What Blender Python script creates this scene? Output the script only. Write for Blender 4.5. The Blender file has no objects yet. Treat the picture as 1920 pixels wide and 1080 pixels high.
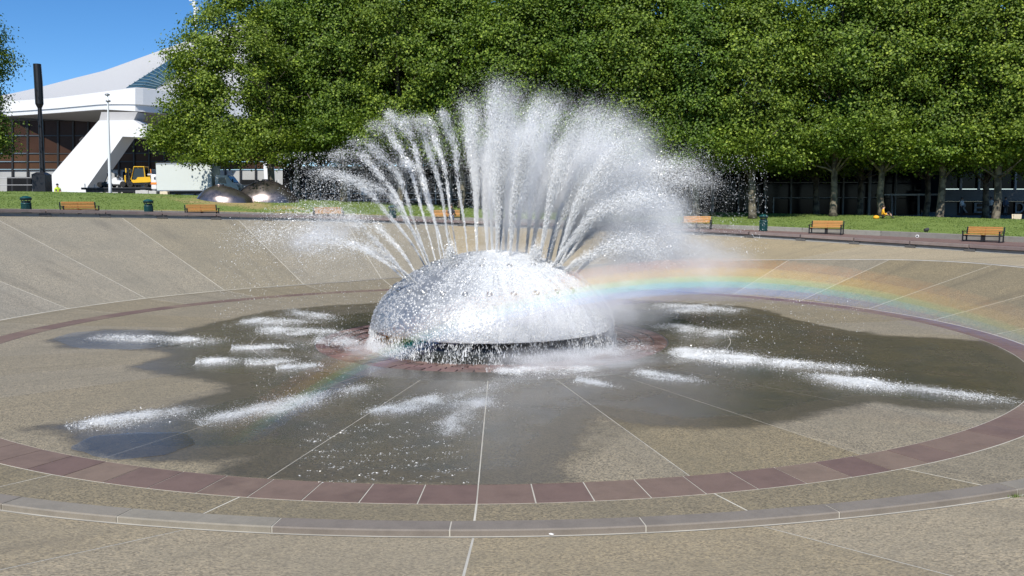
import bpy, bmesh, math, random
import numpy as np
from mathutils import Vector, Matrix

random.seed(7)
RNG = np.random.default_rng(7)
rad = math.radians

# ------------------------------------------------------------------ camera
FPX, HORIZ, ROLL = 1600.0, 384.0, rad(0.25)
PITCH = math.atan((540 - HORIZ) / FPX)
CAM = np.array([0.66, -28.0, 4.24])
_R, _D, _F = np.array([1., 0, 0]), np.array([0, 0, -1.]), np.array([0, 1., 0])
F_ = math.cos(PITCH) * _F + math.sin(PITCH) * _D
D_ = -math.sin(PITCH) * _F + math.cos(PITCH) * _D
X_ = math.cos(ROLL) * _R + math.sin(ROLL) * D_
Y_ = -math.sin(ROLL) * _R + math.cos(ROLL) * D_

scene = bpy.context.scene
col = scene.collection
cd = bpy.data.cameras.new('camera')
cd.sensor_width = 36.0
cd.lens = FPX / 1920 * 36
cd.clip_start, cd.clip_end = 0.1, 6000
cam = bpy.data.objects.new('camera', cd)
col.objects.link(cam)
M = Matrix.Identity(4)
for i in range(3):
    M[i][0], M[i][1], M[i][2], M[i][3] = X_[i], -Y_[i], -F_[i], CAM[i]
cam.matrix_world = M
scene.camera = cam

# ------------------------------------------------------------------ sky, sun
SUN_DIR = np.array([-.168, -.662, .731])          # towards the sun
world = bpy.data.worlds.new('World')
scene.world = world
world.use_nodes = True
wn = world.node_tree
wn.nodes.clear()
sky = wn.nodes.new('ShaderNodeTexSky')
sky.sky_type = 'NISHITA'
sky.sun_disc = False
sky.sun_elevation = math.asin(.731)
sky.sun_rotation = math.atan2(SUN_DIR[0], SUN_DIR[1])
sky.altitude = 2500
sky.air_density = 1.0
sky.dust_density = 0.0
sky.ozone_density = 5.0
bg = wn.nodes.new('ShaderNodeBackground')
bg.inputs['Strength'].default_value = 0.13
wo = wn.nodes.new('ShaderNodeOutputWorld')
hs = wn.nodes.new('ShaderNodeHueSaturation')
hs.inputs['Saturation'].default_value = 1.2
wn.links.new(sky.outputs[0], hs.inputs['Color'])
wn.links.new(hs.outputs[0], bg.inputs[0])
wn.links.new(bg.outputs[0], wo.inputs[0])

sl = bpy.data.lights.new('sun', 'SUN')
sl.energy = 5.0
sl.angle = rad(0.53)
sl.color = (1.0, .95, .87)
so = bpy.data.objects.new('sun', sl)
col.objects.link(so)
so.rotation_euler = Vector(tuple(SUN_DIR)).to_track_quat('Z', 'Y').to_euler()

scene.view_settings.view_transform = 'Standard'
scene.view_settings.look = 'None'
scene.view_settings.gamma = 1.0
scene.view_settings.exposure = 0.14
scene.render.engine = 'CYCLES'
cy = scene.cycles
cy.use_denoising = True
cy.max_bounces = 8
cy.diffuse_bounces = 4
cy.glossy_bounces = 3
cy.transmission_bounces = 4
cy.transparent_max_bounces = 24
cy.volume_bounces = 3
cy.volume_step_rate = 3.0
cy.volume_max_steps = 48
cy.caustics_reflective = False
cy.caustics_refractive = False

# ------------------------------------------------------------------ pixel -> place
def ray(x, y):
    d = (x - 960) * X_ + (y - 540) * Y_ + FPX * F_
    return d / d[1]
def on_z(x, y, z=0.0):
    d = ray(x, y); return CAM + (z - CAM[2]) / d[2] * d
def at_depth(x, y, dep):
    return CAM + dep * ray(x, y)
def on_r(x, y, R):
    d = ray(x, y)
    a = d[0]**2 + d[1]**2; b = CAM[0]*d[0] + CAM[1]*d[1]; c = CAM[0]**2 + CAM[1]**2 - R*R
    return CAM + (-b + math.sqrt(b*b - a*c)) / a * d
def theta_of(p):
    return math.degrees(math.atan2(p[1], p[0])) % 360

# ------------------------------------------------------------------ helpers
def tag(o, label=None, cat=None, group=None, kind=None):
    if label: o['label'] = label
    if cat: o['category'] = cat
    if group: o['group'] = group
    if kind: o['kind'] = kind
    return o

def empty(name, loc=(0, 0, 0), rz=0.0):
    o = bpy.data.objects.new(name, None)
    o.empty_display_size = .2
    col.objects.link(o)
    o.location = loc
    o.rotation_euler = (0, 0, rz)
    return o

def link(name, me, mat=None, parent=None):
    o = bpy.data.objects.new(name, me)
    col.objects.link(o)
    if mat is not None and not me.materials:
        me.materials.append(mat)
    if parent is not None:
        o.parent = parent
    return o

def np_mesh(name, V, Fc, smooth=False):
    """V (n,3), Fc (m,k) with k = 3 or 4"""
    me = bpy.data.meshes.new(name)
    V = np.asarray(V, np.float32); Fc = np.asarray(Fc, np.int32)
    me.vertices.add(len(V)); me.vertices.foreach_set('co', V.ravel())
    k = Fc.shape[1]
    me.loops.add(Fc.size); me.loops.foreach_set('vertex_index', Fc.ravel())
    me.polygons.add(len(Fc))
    me.polygons.foreach_set('loop_start', np.arange(0, Fc.size, k, dtype=np.int32))
    me.polygons.foreach_set('loop_total', np.full(len(Fc), k, np.int32))
    me.polygons.foreach_set('use_smooth', np.full(len(Fc), bool(smooth)))
    me.update(calc_edges=True)
    return me

class MB:
    """collects shapes of one part"""
    def __init__(s):
        s.v = []; s.f = []
    def add(s, V, Fc):
        n = len(s.v)
        s.v += [tuple(p) for p in V]
        s.f += [tuple(i + n for i in q) for q in Fc]
        return s
    def box(s, c, size, rz=0.0, bev=0.0, rx=0.0, ry=0.0):
        hx, hy, hz = [q / 2 for q in size]
        b = min(bev, hx * .45, hy * .45, hz * .45)
        if b <= 0:
            P = [(x, y, z) for z in (-hz, hz) for (x, y) in ((-hx, -hy), (hx, -hy), (hx, hy), (-hx, hy))]
            Fc = [(3, 2, 1, 0), (4, 5, 6, 7), (0, 1, 5, 4), (1, 2, 6, 5), (2, 3, 7, 6), (3, 0, 4, 7)]
        else:
            ring = lambda ex, ey, z: [(-ex+b, -ey, z), (ex-b, -ey, z), (ex, -ey+b, z), (ex, ey-b, z), (ex-b, ey, z), (-ex+b, ey, z), (-ex, ey-b, z), (-ex, -ey+b, z)]
            P = ring(hx-b*.7, hy-b*.7, -hz) + ring(hx, hy, -hz+b) + ring(hx, hy, hz-b) + ring(hx-b*.7, hy-b*.7, hz)
            Fc = [tuple(range(7, -1, -1)), tuple(range(24, 32))]
            for k in range(3):
                for i in range(8):
                    j = (i + 1) % 8
                    Fc.append((k*8+i, k*8+j, k*8+8+j, k*8+8+i))
        m = Matrix.Rotation(rz, 3, 'Z') @ Matrix.Rotation(ry, 3, 'Y') @ Matrix.Rotation(rx, 3, 'X')
        c = Vector(c)
        return s.add([c + m @ Vector(p) for p in P], Fc)
    def tube(s, pts, radii, n=8, caps=True):
        pts = [Vector(p) for p in pts]
        if not hasattr(radii, '__len__'): radii = [radii] * len(pts)
        V = []; Fc = []
        for i, p in enumerate(pts):
            d = (pts[min(i+1, len(pts)-1)] - pts[max(i-1, 0)])
            d = d.normalized() if d.length > 1e-9 else Vector((0, 0, 1))
            a = d.cross(Vector((0, 0, 1)) if abs(d.z) < .9 else Vector((1, 0, 0))).normalized()
            b = d.cross(a)
            for k in range(n):
                t = 2 * math.pi * k / n
                V.append(p + (a * math.cos(t) + b * math.sin(t)) * radii[i])
        for i in range(len(pts) - 1):
            for k in range(n):
                j = (k + 1) % n
                Fc.append((i*n+k, i*n+j, i*n+n+j, i*n+n+k))
        if caps:
            Fc.append(tuple(range(n-1, -1, -1)))
            Fc.append(tuple((len(pts)-1)*n + k for k in range(n)))
        return s.add(V, Fc)
    def lathe(s, prof, n=24, c=(0, 0, 0)):
        V = []; Fc = []
        for r, z in prof:
            for k in range(n):
                t = 2 * math.pi * k / n
                V.append((c[0] + r*math.cos(t), c[1] + r*math.sin(t), c[2] + z))
        for i in range(len(prof) - 1):
            for k in range(n):
                j = (k + 1) % n
                Fc.append((i*n+k, i*n+j, i*n+n+j, i*n+n+k))
        Fc.append(tuple(range(n-1, -1, -1)))
        Fc.append(tuple((len(prof)-1)*n + k for k in range(n)))
        return s.add(V, Fc)
    def prism(s, A, B):
        """closed solid between two matching polygons of 3-D points"""
        n = len(A)
        Fc = [tuple(range(n)), tuple(range(2*n-1, n-1, -1))]
        for i in range(n):
            j = (i + 1) % n
            Fc.append((i, n+i, n+j, j))
        return s.add(list(A) + list(B), Fc)
    def build(s, name, mat, parent=None, smooth=False, loc=None, rz=None):
        me = bpy.data.meshes.new(name)
        me.from_pydata([tuple(float(c) for c in p) for p in s.v], [], s.f)
        bm = bmesh.new(); bm.from_mesh(me)
        bmesh.ops.recalc_face_normals(bm, faces=bm.faces)
        bm.to_mesh(me); bm.free()
        if smooth:
            for p in me.polygons: p.use_smooth = True
        o = link(name, me, mat, parent)
        if loc is not None: o.location = loc
        if rz is not None: o.rotation_euler = (0, 0, rz)
        return o

def copy_tree(o, parent=None):
    c = o.copy(); col.objects.link(c); c.parent = parent
    for ch in list(o.children): copy_tree(ch, c)
    return c

# ------------------------------------------------------------------ materials
class NT:
    def __init__(s, name):
        s.m = bpy.data.materials.new(name); s.m.use_nodes = True
        s.t = s.m.node_tree; s.t.nodes.clear()
        s.out = s.n('ShaderNodeOutputMaterial')
    def n(s, typ, **kw):
        nd = s.t.nodes.new(typ)
        for k, v in kw.items(): setattr(nd, k, v)
        return nd
    def l(s, a, b): s.t.links.new(a, b)
    def math(s, op, a, b=None, clamp=False):
        nd = s.n('ShaderNodeMath', operation=op, use_clamp=clamp)
        for i, q in enumerate((a, b)):
            if q is None: continue
            if isinstance(q, (int, float)): nd.inputs[i].default_value = q
            else: s.l(q, nd.inputs[i])
        return nd.outputs[0]
    def mix(s, f, a, b, blend='MIX'):
        nd = s.n('ShaderNodeMix', data_type='RGBA', blend_type=blend)
        for i, q in ((0, f), (6, a), (7, b)):
            if isinstance(q, (int, float)): nd.inputs[i].default_value = q
            elif isinstance(q, tuple): nd.inputs[i].default_value = q if len(q) == 4 else q + (1,)
            else: s.l(q, nd.inputs[i])
        return nd.outputs[2]
    def ramp(s, fac, stops):
        nd = s.n('ShaderNodeValToRGB')
        e = nd.color_ramp.elements
        while len(e) > 1: e.remove(e[-1])
        e[0].position = stops[0][0]; e[0].color = tuple(stops[0][1]) + (1,)
        for p, c in stops[1:]:
            q = e.new(p); q.color = tuple(c) + (1,)
        s.l(fac, nd.inputs[0])
        return nd.outputs[0]
    def maprange(s, v, a, b, c=0.0, d=1.0, smooth=True):
        nd = s.n('ShaderNodeMapRange', interpolation_type='SMOOTHSTEP' if smooth else 'LINEAR')
        s.l(v, nd.inputs[0])
        for i, q in enumerate((a, b, c, d)): nd.inputs[i+1].default_value = q
        return nd.outputs[0]
    def coord(s, world=False):
        if world:
            return s.n('ShaderNodeNewGeometry').outputs['Position']
        return s.n('ShaderNodeTexCoord').outputs['Object']
    def noise(s, vec, scale, detail=4, rough=.6):
        nd = s.n('ShaderNodeTexNoise'); s.l(vec, nd.inputs['Vector'])
        nd.inputs['Scale'].default_value = scale; nd.inputs['Detail'].default_value = detail; nd.inputs['Roughness'].default_value = rough
        return nd.outputs['Fac']
    def voro(s, vec, scale, out='Color', feature='F1'):
        nd = s.n('ShaderNodeTexVoronoi', feature=feature); s.l(vec, nd.inputs['Vector'])
        nd.inputs['Scale'].default_value = scale
        return nd.outputs[out]
    def bump(s, h, strength=.3, dist=.02):
        nd = s.n('ShaderNodeBump'); nd.inputs['Strength'].default_value = strength; nd.inputs['Distance'].default_value = dist
        s.l(h, nd.inputs['Height']); return nd.outputs[0]
    def bsdf(s, colr=None, rough=.6, metal=0.0, normal=None, **kw):
        nd = s.n('ShaderNodeBsdfPrincipled')
        def put(k, q):
            if q is None: return
            if isinstance(q, (int, float)): nd.inputs[k].default_value = q
            elif isinstance(q, tuple): nd.inputs[k].default_value = q if len(q) == 4 else q + (1,)
            else: s.l(q, nd.inputs[k])
        put('Base Color', colr); put('Roughness', rough); put('Metallic', metal); put('Normal', normal)
        for k, v in kw.items(): put(k.replace('_', ' '), v)
        return nd.outputs[0]
    def surf(s, o): s.l(o, s.out.inputs['Surface']); return s.m

def plain(name, c, rough=.55, metal=0.0, var=.12, scale=3.0, bump=.0, spec=.5):
    k = NT(name)
    nz = k.noise(k.coord(), scale, 5)
    dark = tuple(q * (1 - var) for q in c); lite = tuple(min(1, q * (1 + var)) for q in c)
    cc = k.mix(nz, dark, lite)
    nm = k.bump(k.noise(k.coord(), scale * 12, 3), bump, .01) if bump else None
    return k.surf(k.bsdf(cc, rough, metal, nm, Specular_IOR_Level=spec))

def aggregate(name, base, wetable=False, coarse=1.0):
    """exposed pebble concrete; vertex attribute 'wet' gives its wetness"""
    k = NT(name)
    P = k.coord(True)
    peb = k.voro(P, 42 * coarse)
    sep = k.n('ShaderNodeSeparateColor'); k.l(peb, sep.inputs[0])
    v = sep.outputs[0]
    c = k.ramp(v, [(0, tuple(q*.4 for q in base)), (.35, tuple(q*.8 for q in base)), (.62, base), (.85, (base[0]*1.22, base[1]*1.18, base[2]*1.08)), (1, (base[0]*1.4, base[1]*1.36, base[2]*1.3))])
    big = k.noise(P, .35, 5, .65)
    c = k.mix(k.maprange(big, .3, .7), c, (base[0]*.82, base[1]*.88, base[2]*.95), 'MIX') if False else k.mix(k.math('MULTIPLY', k.maprange(big, .32, .68), .45), c, (base[0]*.68, base[1]*.71, base[2]*.74))
    oi = k.n('ShaderNodeObjectInfo')
    hv = k.n('ShaderNodeHueSaturation'); k.l(c, hv.inputs['Color'])
    k.l(k.maprange(oi.outputs['Random'], 0, 1, .93, 1.06, False), hv.inputs['Value'])
    k.l(k.maprange(oi.outputs['Random'], 0, 1, 1.12, .82, False), hv.inputs['Saturation'])
    c = hv.outputs[0]
    st = k.noise(P, 1.7, 6, .7)
    sx = k.n('ShaderNodeSeparateXYZ'); k.l(P, sx.inputs[0])
    an = k.math('MULTIPLY', k.math('ARCTAN2', sx.outputs[0], sx.outputs[1]), 26.0)
    cv = k.n('ShaderNodeCombineXYZ'); k.l(an, cv.inputs[0]); k.l(k.math('MULTIPLY', sx.outputs[2], .5), cv.inputs[1])
    run = k.noise(cv.outputs[0], 1.0, 5, .6)
    c = k.mix(k.math('MULTIPLY', k.maprange(run, .48, .75), .42), c, (base[0]*.42, base[1]*.43, base[2]*.46))
    c = k.mix(k.math('MULTIPLY', k.maprange(st, .55, .75), .3), c, (base[0]*.55, base[1]*.54, base[2]*.5))
    rough = .82
    h = k.voro(P, 42 * coarse, 'Distance')
    if wetable:
        at = k.n('ShaderNodeAttribute', attribute_name='wet')
        w = k.math('ADD', at.outputs['Fac'], k.math('MULTIPLY', k.math('SUBTRACT', k.noise(P, .9, 7, .7), .5), .8))
        w = k.maprange(w, .28, .62)
        wetc = k.mix(1.0, c, (.42, .405, .375), 'MULTIPLY')
        film = k.maprange(k.math('ADD', at.outputs['Fac'], k.math('MULTIPLY', k.math('SUBTRACT', k.noise(P, .8, 4), .5), .5)), .85, 1.1)
        wetc = k.mix(k.math('MULTIPLY', film, k.maprange(k.noise(P, .55, 4), .35, .65, .1, .75)), wetc, (.05, .052, .05))
        c = k.mix(w, c, wetc)
        rough = k.math('SUBTRACT', k.maprange(w, 0, 1, .82, .32, False), k.math('MULTIPLY', film, .14))
    nm = k.bump(h, .35, .005)
    return k.surf(k.bsdf(c, rough, 0, nm, Specular_IOR_Level=.4))

def stone(name, base, wet=False, var=.25):
    k = NT(name)
    P = k.coord(True)
    oi = k.n('ShaderNodeObjectInfo')
    fine = k.noise(P, 55, 3, .7); mid = k.noise(P, 2.2, 6, .7)
    c = k.mix(fine, tuple(q*(1-var) for q in base), tuple(q*(1+var) for q in base))
    c = k.mix(k.math('MULTIPLY', k.maprange(mid, .4, .7), .5), c, tuple(q*.62 for q in base))
    hv = k.n('ShaderNodeHueSaturation'); k.l(c, hv.inputs['Color'])
    k.l(k.maprange(oi.outputs['Random'], 0, 1, .84, 1.12, False), hv.inputs['Value'])
    k.l(k.maprange(oi.outputs['Random'], 0, 1, .485, .515, False), hv.inputs['Hue'])
    c = hv.outputs[0]
    r = .75
    if wet:
        at = k.n('ShaderNodeAttribute', attribute_name='wet', attribute_type='OBJECT')
        w = k.maprange(k.math('ADD', at.outputs['Fac'], k.math('MULTIPLY', k.math('SUBTRACT', k.noise(P, 1.3, 4), .5), .5)), .3, .6)
        c = k.mix(w, c, k.mix(1.0, c, (.55, .5, .48), 'MULTIPLY')); r = k.maprange(w, 0, 1, .75, .4, False)
    return k.surf(k.bsdf(c, r, 0, k.bump(fine, .15, .004)))

MAT = {}
MAT['floor'] = aggregate('aggregate_floor', (.268, .228, .155), True)
MAT['slope'] = aggregate('aggregate_slope_tan', (.42, .348, .232), False)
MAT['slope_grey'] = aggregate('aggregate_slope_grey', (.315, .28, .212), False)
MAT['grout'] = plain('grout', (.46, .44, .385), .9, var=.5, scale=1.3)
MAT['grout2'] = plain('weathered_grout', (.56, .53, .45), .9, var=.45, scale=.9)
MAT['red_tile'] = stone('red_granite', (.18, .124, .098), True)
MAT['cobble'] = stone('red_cobble', (.215, .135, .115), True)
MAT['kerb'] = stone('grey_granite', (.225, .20, .165))
MAT['cap'] = stone('purple_brown_cap', (.20, .155, .145))
MAT['wallface'] = stone('rim_concrete', (.26, .26, .25))
MAT['pedestal'] = stone('dark_pedestal', (.09, .09, .09))
MAT['brickwalk'] = stone('red_walk', (.21, .14, .12))
MAT['lowwall'] = stone('low_wall_concrete', (.25, .24, .21))

def grass_mat():
    k = NT('lawn_grass'); P = k.coord(True)
    n1 = k.noise(P, .5, 5, .65); n2 = k.noise(P, 9, 4, .7)
    c = k.mix(n2, (.135, .19, .045), (.20, .265, .075))
    at = k.n('ShaderNodeAttribute', attribute_name='dry')
    d = k.maprange(k.math('ADD', at.outputs['Fac'], k.math('MULTIPLY', k.math('SUBTRACT', n1, .5), 1.1)), .3, .75)
    c = k.mix(d, c, k.mix(n2, (.25, .19, .08), (.45, .36, .17)))
    return k.surf(k.bsdf(c, .85, 0, k.bump(n2, .6, .05), Specular_IOR_Level=.15))
MAT['grass'] = grass_mat()
MAT['ground'] = plain('packed_ground', (.16, .15, .13), .9, var=.3, scale=.6)
def blade_mat(name, a, b, c2, tr=.35):
    k = NT(name)
    g = k.n('ShaderNodeNewGeometry')
    oi = k.n('ShaderNodeObjectInfo')
    cc = k.ramp(g.outputs['Random Per Island'], [(0, a), (.55, b), (.9, c2), (1, (c2[0]*1.5, c2[1]*1.4, c2[2]*1.3))])
    nz = k.noise(k.coord(True), .45, 4)
    cc = k.mix(k.math('MULTIPLY', k.maprange(nz, .35, .65), .5), cc, tuple(q*.62 for q in b))
    hv = k.n('ShaderNodeHueSaturation'); k.l(cc, hv.inputs['Color'])
    k.l(k.maprange(oi.outputs['Random'], 0, 1, .494, .518, False), hv.inputs['Hue'])
    k.l(k.maprange(oi.outputs['Random'], 0, 1, 1.12, .86, False), hv.inputs['Value'])
    bs = k.bsdf(hv.outputs[0], .5, 0, None, Specular_IOR_Level=.35)
    tl = k.n('ShaderNodeBsdfTranslucent'); 
    k.l(k.mix(1.0, hv.outputs[0], (1.25, 1.35, .5), 'MULTIPLY'), tl.inputs[0])
    mx = k.n('ShaderNodeMixShader'); mx.inputs[0].default_value = tr
    k.l(bs, mx.inputs[1]); k.l(tl.outputs[0], mx.inputs[2])
    return k.surf(mx.outputs[0])
MAT['leaf'] = blade_mat('plane_tree_leaf', (.06, .105, .012), (.14, .215, .025), (.29, .38, .056), .34)
MAT['blade'] = blade_mat('grass_blade', (.13, .185, .042), (.165, .23, .055), (.21, .275, .08), .25)
def bark_mat():
    k = NT('plane_bark'); P = k.coord()
    n = k.noise(P, 2.2, 5, .6); v = k.voro(P, 3.5)
    sep = k.n('ShaderNodeSeparateColor'); k.l(v, sep.inputs[0])
    c = k.mix(k.maprange(k.math('ADD', n, k.math('MULTIPLY', sep.outputs[0], .35)), .5, .85), (.05, .042, .03), (.18, .155, .11))
    return k.surf(k.bsdf(c, .85, 0, k.bump(n, .4, .03)))
MAT['bark'] = bark_mat()
MAT['white_paint'] = plain('white_paint', (.78, .78, .77), .5, var=.06, scale=.4)
MAT['white_pole'] = plain('white_pole', (.74, .76, .77), .4, var=.06)
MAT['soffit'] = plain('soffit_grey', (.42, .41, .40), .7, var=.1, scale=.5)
MAT['brown_glass'] = plain('brown_shade_glass', (.05, .026, .017), .3, var=.5, scale=.25, spec=.1)
MAT['brown_glass2'] = plain('brown_blind_glass', (.08, .042, .024), .4, var=.5, scale=.3, spec=.1)
MAT['mullion'] = plain('dark_mullion', (.03, .03, .03), .5)
MAT['lower_wall'] = plain('pale_lower_wall', (.40, .40, .38), .7, var=.15, scale=.3)
MAT['black'] = plain('black_metal', (.012, .012, .014), .42, var=.3)
MAT['rubber'] = plain('black_rubber', (.02, .02, .02), .85)
MAT['darkgrey'] = plain('dark_grey', (.05, .05, .05), .6)
MAT['yellow'] = plain('machine_yellow', (.78, .46, .02), .4, var=.08)
MAT['orange'] = plain('orange', (.8, .25, .03), .5)
MAT['steel'] = plain('steel_grey', (.35, .36, .37), .4, .6)
MAT['cabglass'] = plain('cab_glass', (.02, .025, .03), .08)
MAT['truck_white'] = plain('truck_white', (.62, .66, .62), .45, var=.06, scale=.7)
MAT['truck_shade'] = plain('truck_shaded_green_grey', (.25, .31, .29), .5)  # shade on the end of the white box, put into the colour
MAT['green_can'] = plain('dark_green_paint', (.008, .06, .06), .4, var=.25)
MAT['pav_glass'] = plain('dark_pavilion_glass', (.006, .008, .010), .1, var=.5, scale=.3, spec=.12)
MAT['pav_frame'] = plain('grey_frame', (.23, .24, .23), .55)
MAT['pav_fascia'] = plain('pale_fascia', (.5, .5, .47), .7, var=.15)
MAT['pav_panel'] = plain('grey_concrete_panel', (.15, .15, .145), .8, var=.2, spec=.1)
MAT['pav_interior'] = plain('dark_interior', (.012, .013, .014), .8, var=.4, scale=.4, spec=.1)
MAT['letter'] = plain('pale_letter', (.22, .24, .25), .7)
MAT['concrete'] = plain('concrete_block', (.5, .49, .46), .85, var=.15)
MAT['cream'] = plain('cream_board', (.72, .62, .44), .6)
MAT['paper'] = plain('white_paper', (.8, .8, .8), .7, var=.03)
MAT['hivis'] = plain('hivis_yellow', (.55, .75, .04), .7)
MAT['orange_shirt'] = plain('yellow_orange_cloth', (.85, .42, .02), .8)
MAT['dark_cloth'] = plain('dark_cloth', (.03, .03, .036), .85)
MAT['denim'] = plain('denim', (.07, .09, .14), .85)
MAT['white_cloth'] = plain('white_cloth', (.7, .7, .7), .85)
MAT['skin'] = plain('skin', (.52, .31, .22), .55)
MAT['hair'] = plain('hair', (.03, .02, .015), .6)
def wood_mat():
    k = NT('bench_wood'); P = k.coord()
    mp = k.n('ShaderNodeMapping'); mp.inputs['Scale'].default_value = (1.2, 26, 26); k.l(P, mp.inputs[0])
    n = k.noise(mp.outputs[0], 1.5, 5, .6)
    oi = k.n('ShaderNodeObjectInfo')
    c = k.mix(n, (.34, .145, .035), (.60, .29, .085))
    hv = k.n('ShaderNodeHueSaturation'); k.l(c, hv.inputs['Color'])
    k.l(k.maprange(oi.outputs['Random'], 0, 1, .75, 1.15, False), hv.inputs['Value'])
    return k.surf(k.bsdf(hv.outputs[0], .5))
MAT['wood'] = wood_mat()
def bronze_mat():
    k = NT('dark_bronze'); P = k.coord()
    n = k.noise(P, 1.6, 5, .6)
    return k.surf(k.bsdf(k.mix(n, (.22, .185, .175), (.36, .31, .295)), k.maprange(n, .3, .7, .22, .38), .9))
MAT['bronze'] = bronze_mat()
def dome_mat():
    k = NT('wet_steel_dome'); P = k.coord()
    n = k.noise(P, 3.0, 5, .6)
    h = k.voro(P, 9, 'Distance')
    return k.surf(k.bsdf(k.mix(n, (.30, .31, .32), (.52, .53, .53)), k.maprange(n, .3, .7, .34, .52), .85, k.bump(h, .3, .03)))
MAT['dome'] = dome_mat()
MAT['stud'] = plain('dull_wet_stud', (.42, .43, .44), .55, .55)
MAT['nozzle'] = plain('nozzle_steel', (.45, .45, .44), .35, .8)
MAT['skirt'] = plain('dark_wet_skirt', (.035, .037, .032), .3, var=.4, scale=2)
def drop_mat(name, c, tr, clear):
    k = NT(name)
    g = k.n('ShaderNodeNewGeometry')
    sc = k.n('ShaderNodeVectorMath', operation='MULTIPLY'); k.l(g.outputs['Normal'], sc.inputs[0]); sc.inputs[1].default_value = (.5, .5, .5)
    ad = k.n('ShaderNodeVectorMath', operation='ADD'); k.l(sc.outputs[0], ad.inputs[0]); ad.inputs[1].default_value = (0, 0, .9)
    nm = k.n('ShaderNodeVectorMath', operation='NORMALIZE'); k.l(ad.outputs[0], nm.inputs[0])
    df = k.n('ShaderNodeBsdfDiffuse'); df.inputs[0].default_value = c + (1,)
    k.l(nm.outputs[0], df.inputs['Normal'])
    tl = k.n('ShaderNodeBsdfTranslucent'); tl.inputs[0].default_value = c + (1,)
    gl = k.n('ShaderNodeBsdfGlossy'); gl.inputs['Roughness'].default_value = .25; gl.inputs[0].default_value = (1, 1, 1, 1)
    m1 = k.n('ShaderNodeMixShader'); m1.inputs[0].default_value = tr
    k.l(df.outputs[0], m1.inputs[1]); k.l(tl.outputs[0], m1.inputs[2])
    m2 = k.n('ShaderNodeMixShader'); m2.inputs[0].default_value = .08
    k.l(m1.outputs[0], m2.inputs[1]); k.l(gl.outputs[0], m2.inputs[2])
    tp = k.n('ShaderNodeBsdfTransparent')
    m3 = k.n('ShaderNodeMixShader'); m3.inputs[0].default_value = clear
    k.l(m2.outputs[0], m3.inputs[1]); k.l(tp.outputs[0], m3.inputs[2])
    return k.surf(m3.outputs[0])
MAT['drop'] = drop_mat('white_water_drops', (.95, .975, .99), .15, .34)
MAT['foam'] = drop_mat('white_foam', (.93, .96, .98), .15, .2)
def puddle_mat():
    k = NT('puddle_water'); P = k.coord(True)
    n = k.noise(P, 5, 3)
    gl = k.n('ShaderNodeBsdfGlossy'); gl.inputs['Roughness'].default_value = .2
    k.l(k.bump(n, .05, .02), gl.inputs['Normal'])
    tp = k.n('ShaderNodeBsdfTransparent'); tp.inputs[0].default_value = (.95, .96, .97, 1)
    fr = k.n('ShaderNodeFresnel'); fr.inputs[0].default_value = 1.36
    mx = k.n('ShaderNodeMixShader'); k.l(fr.outputs[0], mx.inputs[0])
    k.l(tp.outputs[0], mx.inputs[1]); k.l(gl.outputs[0], mx.inputs[2])
    return k.surf(mx.outputs[0])
MAT['puddle'] = puddle_mat()
def vol_mat(name, c, dens, aniso=0.0):
    k = NT(name)
    v = k.n('ShaderNodeVolumeScatter')
    v.inputs['Color'].default_value = c + (1,); v.inputs['Density'].default_value = dens; v.inputs['Anisotropy'].default_value = aniso
    k.l(v.outputs[0], k.out.inputs['Volume'])
    return k.m
def roof_mat():
    k = NT('ribbed_metal_roof')
    uv = k.n('ShaderNodeUVMap').outputs[0]
    sp = k.n('ShaderNodeSeparateXYZ'); k.l(uv, sp.inputs[0])
    w = k.math('FRACT', k.math('MULTIPLY', sp.outputs[1], 34.0))
    line = k.maprange(w, .74, .84)
    c = k.mix(line, (.62, .61, .58), (.46, .45, .43))
    n = k.noise(k.coord(True), .12, 4)
    c = k.mix(k.math('MULTIPLY', n, .25), c, (.58, .57, .55))
    return k.surf(k.bsdf(c, .55, .2, k.bump(line, .6, .15)))
MAT['roof'] = roof_mat()
MAT['skylight'] = plain('teal_skylight', (.055, .12, .135), .25, .3, var=.2, scale=.3)
MAT['skylight_bar'] = plain('teal_bar', (.16, .22, .23), .5)

# ------------------------------------------------------------------ bowl profile (functions of the angle round the fountain)
def periodic(keys, sigma=7):
    a = np.array(sorted((t % 360, v) for t, v in keys))
    th = np.arange(720) / 2
    y = np.interp(th, a[:, 0], a[:, 1], period=360)
    k = np.arange(-60, 61); g = np.exp(-.5 * (k / (2 * sigma))**2); g /= g.sum()
    y = np.convolve(np.r_[y[-60:], y, y[:60]], g, 'same')[60:-60]
    return lambda t: np.interp(np.asarray(t, float) % 360, th, y, period=360)
R_IN, R_B0, R_B1, R_RIM = 7.65, 15.36, 16.2, 33.0
rk = periodic([(-111, 17.36), (-105, 17.2), (-98, 17.15), (-90, 17.1), (-82, 17.17), (-73, 17.28), (-64, 17.6), (-50, 18.4), (-30, 20.2), (0, 22.6), (25, 23.2), (33, 23), (45, 22.2), (57, 21.2), (68, 20.4), (90, 19.8), (115, 19.5), (135, 19.2), (148, 18.85), (160, 18.45), (171, 18.2), (200, 17.8), (225, 17.5)], 4)
zk = periodic([(-111, .10), (-90, .09), (-73, .10), (-64, .13), (-50, .3), (-30, .8), (0, 1.4), (25, 1.6), (33, 1.56), (45, 1.36), (57, 1.2), (68, 1.03), (90, .55), (115, .13), (135, .06), (171, .05), (225, .07)], 4)
zr = periodic([(145, 3.75), (139, 3.65), (134, 3.57), (127, 3.42), (109, 3.1), (97.6, 2.8), (82, 2.46), (67, 2.16), (58, 1.94), (49, 1.72), (45, 1.64), (32, 1.43), (10, 1.6), (-20, 2.2), (-60, 3.4), (-90, 3.9), (-140, 3.95), (165, 3.9)], 3)
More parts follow.
